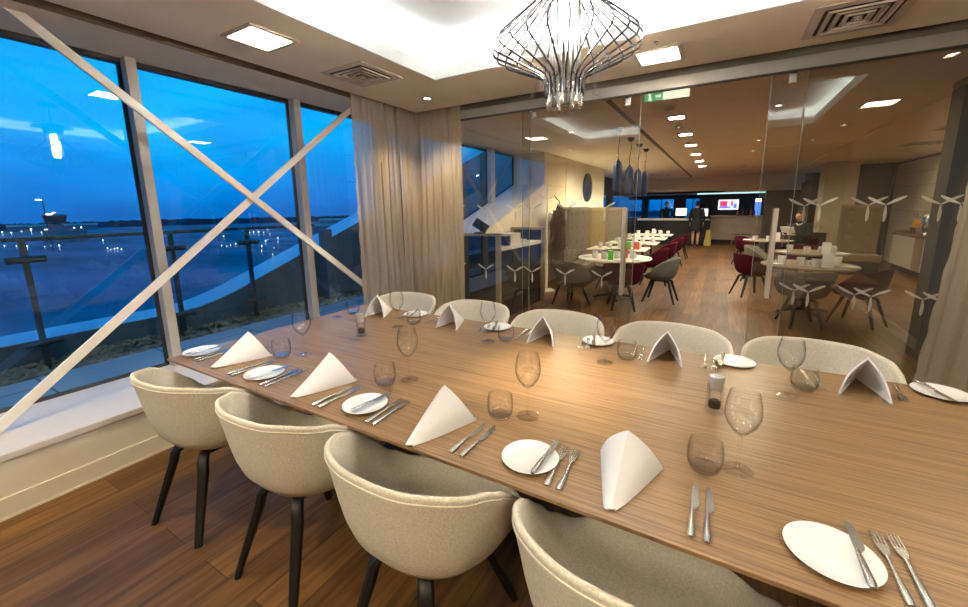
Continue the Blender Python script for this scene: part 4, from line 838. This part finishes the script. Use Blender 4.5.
tufted('banquette', 'mustard tufted high back banquette between the two grey ones', 'tuft_mustard', -2.62, 9.26, 10.72, 1.55)
tufted('banquette', 'farther grey tufted high back banquette behind the mustard one', 'tuft_grey', -2.62, 10.76, 13.5, 1.54)
bl = thing('cove_light', 'added warm light strip hidden behind the tall banquette backs, brightening wall and ceiling', 'cove light', (-2.92, 9.2, 1.45))  # hidden strip added to brighten the restaurant's left wall and ceiling
b = BM(); box(b, -0.05, 0.05, -1.5, 4.2, -0.03, 0.0); obj('channel', b, 'steel', bl)
b = BM(); box(b, -0.03, 0.03, -1.45, 4.15, 0.0, 0.012); obj('light_strip', b, 'bench_fill_glow', bl)
b = BM()
for y in (-1.3, 1.0, 3.9): box(b, -0.17, 0.19, y - .01, y + .01, -0.045, -0.03)
obj('bracket', b, 'steel', bl)
def turn_x(t, rz): t.rotation_euler = (0, 0, rz)
rb = tufted('banquette', 'beige tufted high back banquette on the right beside the round column', 'tuft_beige', 2.68, -0.34, 0.34, 1.52); rb.location = (2.66, 11.95, 0); rb.rotation_euler = (0, 0, -PI / 2)
rb['label'] = 'beige tufted high back banquette on the right of the restaurant, before the dark recess'
# restaurant tables
def rtable(x, y, r, label, top='white_top', square=None):
    t = thing('restaurant_table', label, 'table', (x, y, 0))
    b = BM()
    if square: box(b, -square[0] / 2, square[0] / 2, -square[1] / 2, square[1] / 2, 0.68, 0.705, 0.006)
    else: lathe(b, [(0, 0.68), (r - 0.01, 0.68), (r, 0.687), (r, 0.70), (r - 0.006, 0.705), (0, 0.705)], 48)
    obj('tabletop', b, top, t, True, angle=30)
    b = BM(); lathe(b, [(0.035, 0.05), (0.035, 0.665), (0.12, 0.68)], 14); obj('column', b, 'black_wood', t, True)
    b = BM()
    for k in range(4): a = k * PI / 2 + 0.4; tube(b, [(0, 0, 0.07), (0.2 * math.cos(a), 0.2 * math.sin(a), 0.045), (0.34 * math.cos(a), 0.34 * math.sin(a), 0.018)], [0.035, 0.028, 0.018], 8)
    obj('star_base', b, 'black_wood', t, True)
rtable(-1.53, 7.02, 0.60, 'round white topped table nearest the partition, left of the aisle')
LT = [(8.62, 'first'), (10.15, 'second'), (11.7, 'third'), (13.25, 'fourth')]
for y, o in LT: rtable(-1.80, y, 0, o + ' oblong white topped table behind the round one, left of the aisle', 'white_top', (1.15, 0.75))
rtable(1.12, 7.22, 0.56, 'round table nearest the partition, right of the aisle', 'table_dull'); rtable(1.42, 9.1, 0.52, 'second round table right of the aisle', 'table_dull'); rtable(1.0, 11.9, 0.5, 'third round table right of the aisle, near the dark wall', 'table_dull')
RS = 0.92
gp, gg = 'purple tub chairs in the restaurant', 'grey tub chairs in the restaurant'
pc = make_chair('restaurant_chair', 'purple tub chair with its back to the partition at the left round table', 'purple_felt', 'purple_felt', (-1.24, 6.34, 0), 0.30, gp, False)
gc = make_chair('restaurant_chair', 'grey tub chair left of the purple one at the left round table', 'grey_felt', 'grey_felt', (-2.02, 6.22, 0), -0.45, gg, False)
dup(gc, (-0.78, 7.08, 0), PI / 2 - 0.1, 'grey tub chair on the aisle side of the left round table', gg)
dup(gc, (-1.75, 7.86, 0), PI - 0.25, 'grey tub chair on the far side of the left round table', gg)
for i, (y, o) in enumerate(LT): dup(pc, (-1.10 + 0.02 * i, y + 0.0, 0), PI / 2 + 0.08 * (-1) ** i, 'purple tub chair on the aisle side of the ' + o + ' oblong table', gp)
dup(gc, (0.98, 6.42, 0), 0.15, 'grey tub chair with its back to the partition at the right round table', gg)
dup(pc, (1.62, 6.82, 0), 0.95, 'purple tub chair on the right of the right round table', gp)
dup(pc, (0.52, 8.22, 0), -PI / 2 + 0.55, 'purple tub chair on the aisle behind the right round table', gp)
dup(gc, (0.72, 9.85, 0), -PI / 2 - 0.2, 'grey tub chair at the second round table right of the aisle', gg)
dup(pc, (1.5, 10.0, 0), PI - 0.2, 'purple tub chair on the far side of the second right round table', gp)
dup(pc, (0.62, 12.6, 0), -PI / 2 - 0.4, 'purple tub chair at the third round table right of the aisle', gp)
for o_ in bpy.data.objects:
    if o_.name.startswith('restaurant_chair'): o_.scale = (RS, RS, RS)
# crockery and cards
mg = None
def mug(x, y, rz, label, grp):
    global mg
    if mg is None:
        b = BM(); lathe(b, [(0, 0), (0.038, 0), (0.042, 0.01), (0.050, 0.118), (0.046, 0.118), (0.039, 0.014), (0, 0.010)], 18); mg = obj('mug', b, 'porcelain', None, True, (x, y, 0.706), (0, 0, rz)); tag(mg, label, 'mug', grp)
        b = BM(); tube(b, [(0.045, 0, 0.098), (0.076, 0, 0.095), (0.084, 0, 0.062), (0.071, 0, 0.032), (0.043, 0, 0.029)], 0.008, 6); obj('handle', b, 'porcelain', mg, True)
    else: dup(mg, (x, y, 0.706), rz, label, grp)
def small(kind, x, y, rz, label, m, sx, sy, sz, cat, grp=None):
    b = BM()
    if kind == 'plate': lathe(b, [(0, 0.002), (0.06, 0.002), (0.095, 0.014), (0.097, 0.013), (0.06, 0), (0, 0)], 24)
    elif kind == 'box': box(b, -sx / 2, sx / 2, -sy / 2, sy / 2, 0, sz * 0.9, 0.004); prism(b, [(-sy / 2 + .004, sz * 0.9), (sy / 2 - .004, sz * 0.9), (0.003, sz), (-0.003, sz)], 'x', -sx / 2 + .004, sx / 2 - .004)
    else:    # tent card: two leaning leaves
        for s in (-1, 1): prism(b, [(s * 0.035, 0.0), (s * 0.033, 0.0), (-0.001 * s, sz), (0.002 * s, sz)], 'x', -sx / 2, sx / 2)
    o = obj({'plate': 'small_plate', 'box': 'napkin_box', 'card': 'menu_card'}[kind], b, m, None, kind == 'plate', (x, y, 0.706), (0, 0, rz)); tag(o, label, cat, grp)
g1n = 'mugs on the left round table'
for x, y, r in ((-1.80, 6.80, 2.0), (-1.62, 6.68, 0.4), (-1.45, 6.85, 1.0), (-1.20, 6.86, -0.6), (-1.40, 7.25, 2.6)): mug(x, y, r, 'white mug set on the left round table near the partition', g1n)
small('box', -1.50, 6.62, 0.2, 'bright green upright box on the left round table', 'green_plastic', 0.085, 0.05, 0.16, 'box'); small('card', -1.36, 6.98, 0.3, 'red and white card standing on the left round table', 'red_card', 0.11, 0, 0.19, 'card')
for i, (x, y) in enumerate(((-1.95, 6.9), (-1.12, 6.72), (-1.35, 6.55))): small('plate', x, y, 0, 'small white plate on the left round table near the partition', 'porcelain', 0, 0, 0, 'plate', 'plates on the left round table')
rnd = random.Random(11)
for i, (y, o) in enumerate(LT):
    for k in range(5): mug(-2.16 + 0.2 * k + rnd.uniform(-.04, .04), y + (0.22 if k in (2, 3) else -0.06) + rnd.uniform(-0.06, 0.06), rnd.uniform(0, 6), 'white mug on the ' + o + ' oblong table left of the aisle', 'mugs on the ' + o + ' oblong table')
    small('card', -1.73 + rnd.uniform(-.03, .03), y + 0.02, rnd.uniform(-.4, .4), 'white menu card standing on the ' + o + ' oblong table', 'linen', 0.1, 0, 0.17, 'card')
    for k in range(2): small('plate', -1.93 + 0.42 * k, y - 0.27 + 0.02 * k, 0, 'small white plate on the ' + o + ' oblong table left of the aisle', 'porcelain', 0, 0, 0, 'plate', 'plates on the ' + o + ' oblong table')
small('box', -1.56, 8.40, 0.2, 'bright green upright box on the first oblong table left of the aisle', 'green_plastic', 0.085, 0.05, 0.16, 'box'); small('card', -1.42, 8.45, 0.2, 'red card standing on the first oblong table left of the aisle', 'red_card', 0.11, 0, 0.15, 'card')
for (tx, ty, o, ms_) in ((1.12, 7.22, 'nearest', ((-.32, -.1), (-.12, -.22), (.02, -.38), (.2, -.12), (.32, .02))), (1.42, 9.1, 'second', ((-.3, 0), (-.1, -.3), (.12, -.2), (.3, .0))), (1.0, 11.9, 'third', ((-.25, -.2), (0, -.3), (.22, .1)))):
    for dx, dy in ms_: mug(tx + dx, ty + dy, rnd.uniform(0, 6), 'white mug on the ' + o + ' round table right of the aisle', 'mugs on the ' + o + ' right round table')
    small('card', tx + 0.16, ty - 0.30, 0.1, 'white menu card standing on the ' + o + ' round table right of the aisle', 'linen', 0.12, 0, 0.2, 'card')
    for dx, dy in ((-.4, -.2), (.42, -.2)): small('plate', tx + dx, ty + dy, 0, 'small white plate on the ' + o + ' round table right of the aisle', 'porcelain', 0, 0, 0, 'plate', 'plates on the ' + o + ' right round table')
# bar counter, tv, back counter
bc = thing('bar_counter', 'long beige fronted bar counter at the back under the television', 'counter', (0.55, 19.4, 0))
b = BM(); box(b, -0.92, 1.3, -0.2, 0.3, 0.16, 1.08); obj('front', b, 'counter_beige', bc); b = BM(); box(b, -0.96, 1.34, -0.26, 0.34, 1.08, 1.13, 0.004); obj('top', b, 'champagne', bc); b = BM(); box(b, -0.90, 1.28, -0.16, 0.28, 0, 0.16); obj('plinth', b, 'black_wood', bc)
for k in range(3):
    x = 0.55 + 0.33 * k; t = thing('bar_stool', ('left', 'middle', 'right')[k] + ' low dark stool with thin legs in front of the bar counter', 'stool', (x, 18.75, 0), 0, 'stools in front of the bar')
    b = BM(); lathe(b, [(0, 0.40), (0.15, 0.40), (0.16, 0.42), (0.14, 0.45), (0, 0.455)], 16); obj('seat', b, 'tuft_mustard', t, True)
    for sx in (-1, 1):
        for sy in (-1, 1): b = BM(); tube(b, [(0.08 * sx, 0.08 * sy, 0.40), (0.14 * sx, 0.14 * sy, 0)], 0.011, 6); obj('leg', b, 'champagne', t)
tv = thing('television', 'wall television showing a bright red and white picture', 'television', (0.22, 20.93, 1.57)); tv.scale = (0.8, 1, 0.8)
b = BM(); box(b, -0.52, 0.52, -0.03, 0.07, -0.31, 0.31, 0.01); obj('bezel', b, 'black_gloss', tv)
b = BM(); box(b, -0.48, 0.48, -0.036, -0.03, -0.27, 0.27); sc_ = obj('screen', b, 'screen_white', tv)
b = BM(); box(b, -0.40, -0.05, -0.040, -0.036, -0.10, 0.20); box(b, 0.12, 0.22, -0.040, -0.036, -0.08, 0.2); obj('picture_patch', b, 'screen_red', sc_)
b = BM(); box(b, -0.42, 0.10, -0.041, -0.037, -0.2, -0.09); box(b, 0.24, 0.40, -0.041, -0.037, -0.2, 0.06); obj('picture_patch', b, 'screen_blue', sc_)
b = BM(); box(b, 1.20, 1.42, 20.93, 21.0, 1.05, 1.82); sg = obj('lit_sign', b, 'screen_blue'); tag(sg, 'narrow upright blue lit panel right of the television', 'lit panel'); b = BM(); box(b, 1.22, 1.40, 20.92, 20.93, 1.68, 1.80); obj('top_patch', b, 'amber_light', sg)
b = BM(); box(b, -0.9, 1.6, 18.22, 18.3, 1.98, 2.02); tag(obj('light_strip', b, 'strip_teal'), 'thin pale blue light strip along the top of the bar opening', 'light strip')
for k, (x, h) in enumerate(((0.55, .22), (0.72, .30), (0.86, .26), (1.0, .3), (1.12, .24), (0.3, .2))):
    b = BM(); lathe(b, [(0, 0), (0.035, 0), (0.035, h * .6), (0.013, h * .75), (0.013, h), (0, h)], 10); tag(obj('bar_bottle', b, ('red_card', 'counter_wood', 'black_gloss')[k % 3], None, True, (x, 19.45, 1.13)), 'dark bottle standing on the bar counter under the television', 'bottle', 'bottles on the bar counter')
bk = thing('reception_counter', 'black fronted counter with a white top below the far windows', 'counter', (-2.0, 18.3, 0))
b = BM(); box(b, -1.0, 1.0, -0.25, 0.25, 0, 0.98); obj('front', b, 'black_gloss', bk); b = BM(); box(b, -1.05, 1.05, -0.3, 0.3, 0.98, 1.05, 0.004); obj('top', b, 'white_top', bk)
def monitor(x, y, z, rz, label, wd=0.42):
    t = thing('computer_monitor', label, 'monitor', (x, y, z), rz)
    b = BM(); lathe(b, [(0, 0), (0.10, 0), (0.09, 0.012), (0.018, 0.02), (0.015, 0.12), (0, 0.12)], 14); obj('stand', b, 'black_gloss', t, True)
    b = BM(); box(b, -wd / 2, wd / 2, -0.0, 0.03, 0.10, 0.42, 0.004); obj('case', b, 'black_gloss', t); b = BM(); box(b, -wd / 2 + .012, wd / 2 - .012, -0.003, 0.0, 0.115, 0.405); obj('screen', b, 'screen_white', t)
monitor(-1.42, 18.25, 1.05, 0.1, 'white computer screen on the black counter, left of the standing waitress'); 
t2_ = thing('till_counter', 'short dark till counter right of the standing waitress', 'counter', (-0.62, 18.4, 0)); b = BM(); box(b, -0.22, 0.22, -0.2, 0.2, 0, 0.98); obj('front', b, 'black_gloss', t2_); b = BM(); box(b, -0.25, 0.25, -0.23, 0.23, 0.98, 1.02); obj('top', b, 'white_top', t2_)
monitor(-0.62, 18.42, 1.02, -0.1, 'white computer screen just right of the standing waitress', 0.32)
ws = thing('wet_floor_sign', 'yellow folding wet floor sign beside the waitress', 'sign', (-0.40, 18.0, 0))
for s in (-1, 1): b = BM(); prism(b, [(-0.13, 0.0), (0.13, 0.0), (0.07, 0.62), (-0.07, 0.62)], 'y', -0.006, 0.006); o = obj('leaf', b, 'yellow_plastic', ws); o.rotation_euler = (s * 0.18, 0, 0); o.location = (0, s * 0.115, 0)
# buffet
bf = thing('buffet_counter', 'buffet counter with white doors and a dark worktop below the tiled wall', 'counter', (3.82, 9.9, 0))
b = BM(); box(b, -0.20, 0.125, -3.4, 3.45, 0.10, 0.81); obj('carcass', b, 'black_gloss', bf); b = BM(); box(b, -0.18, 0.125, -3.4, 3.45, 0, 0.10); obj('plinth', b, 'black_wood', bf); b = BM(); box(b, -0.24, 0.125, -3.42, 3.47, 0.81, 0.86, 0.004); obj('worktop', b, 'counter_wood', bf)
for y0, y1, mm in ((2.15, 3.43, 'cabinet_white'), (1.72, 2.13, 'champagne'), (0.98, 1.70, 'cabinet_white'), (0.55, 0.96, 'champagne'), (-1.0, 0.53, 'cabinet_white'), (-3.38, -1.02, 'cabinet_white')): b = BM(); box(b, -0.215, -0.20, y0, y1, 0.12, 0.80, 0.003); obj('door', b, mm, bf)
def jug(x, y, m, label, h=0.26, r=0.075):
    t = thing('juice_jug', label, 'jug', (x, y, 0.86)); b = BM(); lathe(b, [(0, 0), (r, 0), (r * 1.05, h * .5), (r * 0.9, h), (r * 0.85, h), (r * 0.98, h * .5), (r * 0.9, 0.01), (0, 0.01)], 20); obj('jug_body', b, 'tableware_glass', t, True)
    b = BM(); lathe(b, [(0, 0.012), (r * .9, 0.012), (r * .95, h * .5), (r * .9, h * .72), (0, h * .72)], 18); obj('juice', b, m, t, True)
    b = BM(); tube(b, [(0, -r, h * .9), (0, -r - .05, h * .8), (0, -r - .05, h * .35), (0, -r, h * .25)], 0.008, 6); obj('handle', b, 'steel', t, True)
jd = thing('juice_dispenser', 'clear juice dispenser with yellow and orange juice on the buffet', 'dispenser', (3.80, 12.60, 0.86))
b = BM(); box(b, -.1, .1, -.16, .16, 0, .14, .006); obj('base', b, 'steel', jd); 
for k, mm in enumerate(('juice_yellow', 'juice_orange')): b = BM(); box(b, -.08, .08, -.15 + .155 * (1 - k), -.01 + .155 * (1 - k), .14, .30 - .06 * k, .01); obj('juice', b, mm, jd)
b = BM(); box(b, -.09, .09, -.16, .16, .36, .50, .006); obj('tank_lid', b, 'tableware_glass', jd)
ur = thing('coffee_urn', 'chrome coffee urn with taps beside the juice dispenser on the buffet', 'urn', (3.78, 12.0, 0.86))
b = BM(); lathe(b, [(0, 0), (.12, 0), (.10, .03), (.10, .10), (.13, .13), (.14, .35), (.12, .44), (.05, .47), (.02, .52), (0, .53)], 24); obj('body', b, 'chrome', ur, True); b = BM(); tube(b, [(-.13, 0, .17), (-.2, 0, .17), (-.2, 0, .13)], .012, 8); obj('tap', b, 'steel', ur, True)
jug(3.76, 11.55, 'juice_orange', 'glass jug of orange juice right of the coffee urn'); 
for k, (x, y) in enumerate(((3.63, 12.75), (3.64, 12.55), (3.64, 12.35), (3.63, 12.15), (3.60, 11.80), (3.62, 11.68), (3.63, 11.5), (3.64, 11.35), (3.80, 11.25))):
    b = BM(); lathe(b, [(0, 0), (.03, 0), (.036, .10), (.033, .10), (.028, .006), (0, .005)], 14); tag(obj('buffet_glass', b, 'tableware_glass', None, True, (x, y, .86)), 'small glass standing in the front row on the buffet worktop', 'glass', 'glasses on the buffet')
b = BM(); box(b, -.16, .12, -.25, .28, 0, .05, .006); tag(obj('serving_board', b, 'counter_wood', None, False, (3.78, 13.05, .86)), 'dark wooden serving board at the left end of the buffet', 'board')
# glassware cabinet by the reading guest
sh = thing('glass_display', 'low dark sideboard carrying glassware behind the round tables on the right', 'sideboard', (1.95, 13.2, 0))
b = BM(); box(b, -.5, .35, -.2, .2, 0, .80); obj('body', b, 'dark_brown', sh); b = BM(); box(b, -.52, .37, -.22, .22, .80, .83); obj('top', b, 'black_gloss', sh)
for k in range(7): b = BM(); lathe(b, [(0, 0), (.03, 0), (.008, .02), (.008, .09), (.04, .13), (.045, .2), (.036, .24), (.034, .24), (.042, .2), (0, .12)], 12); tag(obj('display_glass', b, 'tableware_glass', None, True, (1.52 + .115 * k, 13.15 + .06 * (k % 2), .83)), 'stemmed glass standing on the dark sideboard at the right', 'glass', 'glasses on the dark sideboard')

# ================================================================== PEOPLE
def skinned(name, joints, edges, m, parent, root=0, sub=2):
    me = bpy.data.meshes.new(name + '_rig'); me.from_pydata([j[:3] for j in joints], edges, []); o = bpy.data.objects.new(name + '_rig', me); C.objects.link(o)
    md = o.modifiers.new('skin', 'SKIN'); me.skin_vertices[0].data[root].use_root = True
    for i, j in enumerate(joints): me.skin_vertices[0].data[i].radius = (j[3], j[4] if len(j) > 4 else j[3])
    sb = o.modifiers.new('sub', 'SUBSURF'); sb.levels = sub; sb.render_levels = sub
    dg = bpy.context.evaluated_depsgraph_get(); mm = bpy.data.meshes.new_from_object(o.evaluated_get(dg)); mm.name = name
    bpy.data.objects.remove(o)
    for p in mm.polygons: p.use_smooth = True
    mm.materials.clear(); mm.materials.append(M[m]); r = bpy.data.objects.new(name, mm); C.objects.link(r); r.parent = parent
    return r
def head(parent, x, y, z, yaw, skin='skin', hair='hair_dark', bun=False):
    b = BM(); bmesh.ops.create_uvsphere(b, u_segments=20, v_segments=14, radius=1.0)
    for v in b.verts:
        c = v.co; k = 1.0 - 0.18 * max(0, -c.z); v.co = Vector((c.x * 0.072 * k, c.y * 0.090 * k, c.z * 0.112))
        if c.y > 0.9 and abs(c.z) < 0.25: v.co.y += 0.0
    tube(b, [(0, 0.083, 0.01), (0, 0.104, -0.02), (0, 0.086, -0.03)], [0.008, 0.013, 0.008], 6)      # nose
    for s in (-1, 1): tube(b, [(0.069 * s, 0.0, 0.02), (0.080 * s, -0.012, 0.0), (0.068 * s, 0.0, -0.03)], [0.008, 0.014, 0.008], 6)   # ears
    h = obj('head', b, skin, parent, True, (x, y, z), (0, 0, yaw), 180)
    b = BM()
    for s in (-1, 1): bmesh.ops.create_icosphere(b, subdivisions=1, radius=0.010, matrix=Matrix.Translation((0.028 * s, 0.083, 0.012)))
    obj('eyes', b, 'black_gloss', h, True)
    b = BM(); tube(b, [(-0.02, 0.082, -0.055), (0, 0.087, -0.057), (0.02, 0.082, -0.055)], 0.005, 6); obj('mouth', b, 'red_card', h)
    b = BM(); bmesh.ops.create_uvsphere(b, u_segments=20, v_segments=12, radius=1.0)
    for v in b.verts:
        c = v.co.copy(); v.co = Vector((c.x * 0.080, c.y * 0.098 - 0.010, c.z * 0.115 + 0.012))
        if c.y > 0.25 and c.z < 0.45: v.co.y = min(v.co.y, 0.02)
        if c.z < -0.3: v.co = Vector((v.co.x * 0.8, min(v.co.y, -0.02), max(v.co.z, -0.06)))
    if bun: bmesh.ops.create_icosphere(b, subdivisions=2, radius=0.045, matrix=Matrix.Translation((0, -0.10, 0.06)))
    obj('hair', b, hair, h, True, angle=180)
def hand(joints, edges, wr, pt, dirn, side):
    """five short bent finger chains rooted in the palm"""
    d = Vector(dirn).normalized(); s = Vector(side).normalized(); i0 = len(joints)
    palm = Vector(pt) + d * 0.05; joints.append((*palm, 0.026, 0.016)); edges.append((wr, i0))
    for k, (L, o) in enumerate(((0.062, -0.026), (0.072, -0.009), (0.070, 0.009), (0.055, 0.025))):
        a = palm + d * 0.035 + s * o; c = a + d * L * 0.6; e_ = c + d * L * 0.4 + Vector((0, 0.012, 0)); n = len(joints)
        joints.extend([(*a, 0.009), (*c, 0.008), (*e_, 0.006)]); edges.extend([(i0, n), (n, n + 1), (n + 1, n + 2)])
    a = palm - d * 0.01 - s * 0.034; e_ = a + d * 0.035 - s * 0.012; n = len(joints); joints.extend([(*a, 0.010), (*e_, 0.008)]); edges.extend([(i0, n), (n, n + 1)])
# standing waitress, seen from behind
p1 = thing('person', 'person in a short black dress standing, back turned, at the far end of the aisle', 'person', (-0.82, 17.7, 0), -0.05)
J = [(0, 0, 0.92, .135, .105), (0, 0, 1.12, .115, .085), (0, 0.01, 1.32, .15, .095), (0, 0, 1.45, .055, .05), (0, 0.01, 1.53, .045, .045)]; E_ = [(0, 1), (1, 2), (2, 3), (3, 4)]
for s in (-1, 1):
    n = len(J); J += [(0.085 * s, 0, 0.84, .085), (0.085 * s, 0.01, 0.48, .058), (0.085 * s, -0.015, 0.30, .052), (0.085 * s, 0.0, 0.075, .034), (0.09 * s, 0.12, 0.03, .030, .024)]; E_ += [(0, n), (n, n + 1), (n + 1, n + 2), (n + 2, n + 3), (n + 3, n + 4)]
    n = len(J); J += [(0.175 * s, 0, 1.39, .055), (0.235 * s, 0.0, 1.12, .042), (0.225 * s, 0.06, 0.88, .028)]; E_ += [(2, n), (n, n + 1), (n + 1, n + 2)]
    hand(J, E_, n + 2, (0.225 * s, 0.06, 0.88), (0, 0.1, -1), (0, s * 0.3 + 0.9, 0))
bd = skinned('body', J, E_, 'skin', p1); head(p1, 0, 0.02, 1.61, 0.0, bun=True)
b = BM()
def dress(u, v):
    a = 2 * PI * u; z = 1.46 - 0.88 * v
    K = [(0, .075, .07), (.06, .19, .115), (.18, .205, .13), (.42, .150, .115), (.60, .185, .145), (.85, .20, .145), (1, .19, .14)]
    for k0, k1 in zip(K, K[1:]):
        if v <= k1[0]: q = (v - k0[0]) / (k1[0] - k0[0]); rx = k0[1] + (k1[1] - k0[1]) * q; ry = k0[2] + (k1[2] - k0[2]) * q; break
    return (rx * math.cos(a), ry * math.sin(a), z)
sheet(b, dress, 32, 26); bmesh.ops.remove_doubles(b, verts=b.verts, dist=0.0005); obj('dress', b, 'dress_black', p1, True, angle=180)
for s in (-1, 1):
    b = BM(); tube(b, [(0.15 * s, 0, 1.41), (0.185 * s, 0, 1.36), (0.240 * s, 0.0, 1.12), (0.232 * s, 0.055, 0.92)], [0.066, 0.066, 0.054, 0.042], 12); obj('sleeve', b, 'dress_black', p1, True)
    b = BM(); tube(b, [(0.087 * s, -0.05, 0.035), (0.087 * s, 0.02, 0.04), (0.09 * s, 0.12, 0.03), (0.092 * s, 0.17, 0.022)], [0.036, 0.042, 0.040, 0.022], 10, False, 0.8); obj('shoe', b, 'black_gloss', p1, True)
# person behind the far counter, facing us
p2 = thing('person', 'person in dark clothes standing behind the far counter against the blue window', 'person', (-2.05, 18.95, 0), PI)
J = [(0, 0, 0.92, .14, .11), (0, 0, 1.15, .13, .10), (0, 0.01, 1.34, .165, .10), (0, 0, 1.46, .06, .05), (0, 0.01, 1.53, .048, .045)]; E_ = [(0, 1), (1, 2), (2, 3), (3, 4)]
for s in (-1, 1):
    n = len(J); J += [(0.09 * s, 0, 0.84, .09), (0.09 * s, 0.01, 0.48, .062), (0.09 * s, 0.0, 0.08, .04), (0.09 * s, 0.12, 0.035, .034, .026)]; E_ += [(0, n), (n, n + 1), (n + 1, n + 2), (n + 2, n + 3)]
    n = len(J); J += [(0.19 * s, 0, 1.40, .062), (0.26 * s, 0.02, 1.18, .05), (0.17 * s, 0.20, 1.09, .034)]; E_ += [(2, n), (n, n + 1), (n + 1, n + 2)]
    hand(J, E_, n + 2, (0.17 * s, 0.20, 1.09), (-0.2 * s, 1, 0.0), (1, 0, 0))
skinned('body', J, E_, 'dress_black', p2); head(p2, 0, 0.02, 1.62, 0.0)
# guest reading on the right, seated
p3 = thing('person', 'seated person in dark jacket and white collar reading by the dark wall', 'person', (1.70, 12.25, 0), 0.9 + PI / 2)
b = BM(); 
J = [(0, 0, 0.55, .16, .13), (0, 0.02, 0.78, .15, .11), (0, 0.06, 0.98, .175, .105), (0, 0.09, 1.11, .06, .05), (0, 0.11, 1.18, .048, .045)]; E_ = [(0, 1), (1, 2), (2, 3), (3, 4)]
for s in (-1, 1):
    n = len(J); J += [(0.10 * s, 0.05, 0.53, .09), (0.12 * s, 0.42, 0.52, .068), (0.12 * s, 0.40, 0.28, .055), (0.12 * s, 0.38, 0.07, .038), (0.12 * s, 0.50, 0.035, .034, .026)]; E_ += [(0, n), (n, n + 1), (n + 1, n + 2), (n + 2, n + 3), (n + 3, n + 4)]
    n = len(J); J += [(0.20 * s, 0.05, 1.05, .062), (0.27 * s, 0.14, 0.82, .05), (0.13 * s, 0.36, 0.86, .034)]; E_ += [(2, n), (n, n + 1), (n + 1, n + 2)]
    hand(J, E_, n + 2, (0.13 * s, 0.36, 0.86), (-0.2 * s, 1, 0.15), (1, 0, 0))
skinned('body', J, E_, 'dress_black', p3); head(p3, 0, 0.14, 1.26, 0.0, hair='coat_brown')
b = BM(); tube(b, [(-.06, .13, 1.09), (0, .17, 1.06), (.06, .13, 1.09), (0.05, 0.04, 1.12), (-0.05, 0.04, 1.12)], 0.018, 8, True); obj('collar', b, 'shirt_white', p3, True)
b = BM(); box(b, -.15, .15, -.01, .01, 0, .22, 0.003); tag(obj('open_paper', b, 'shirt_white', None, False, (1.70 - 0.44 * 0.62, 12.25 + 0.44 * -0.78 + 0.1, 0.83), (-0.5, 0, 0.9 + PI / 2)), 'paper held up by the seated guest on the right', 'paper')
dup(pc, (1.74, 12.20, 0), 0.9 + PI / 2, 'purple tub chair the reading guest sits in', gp).scale = (RS, RS, RS)
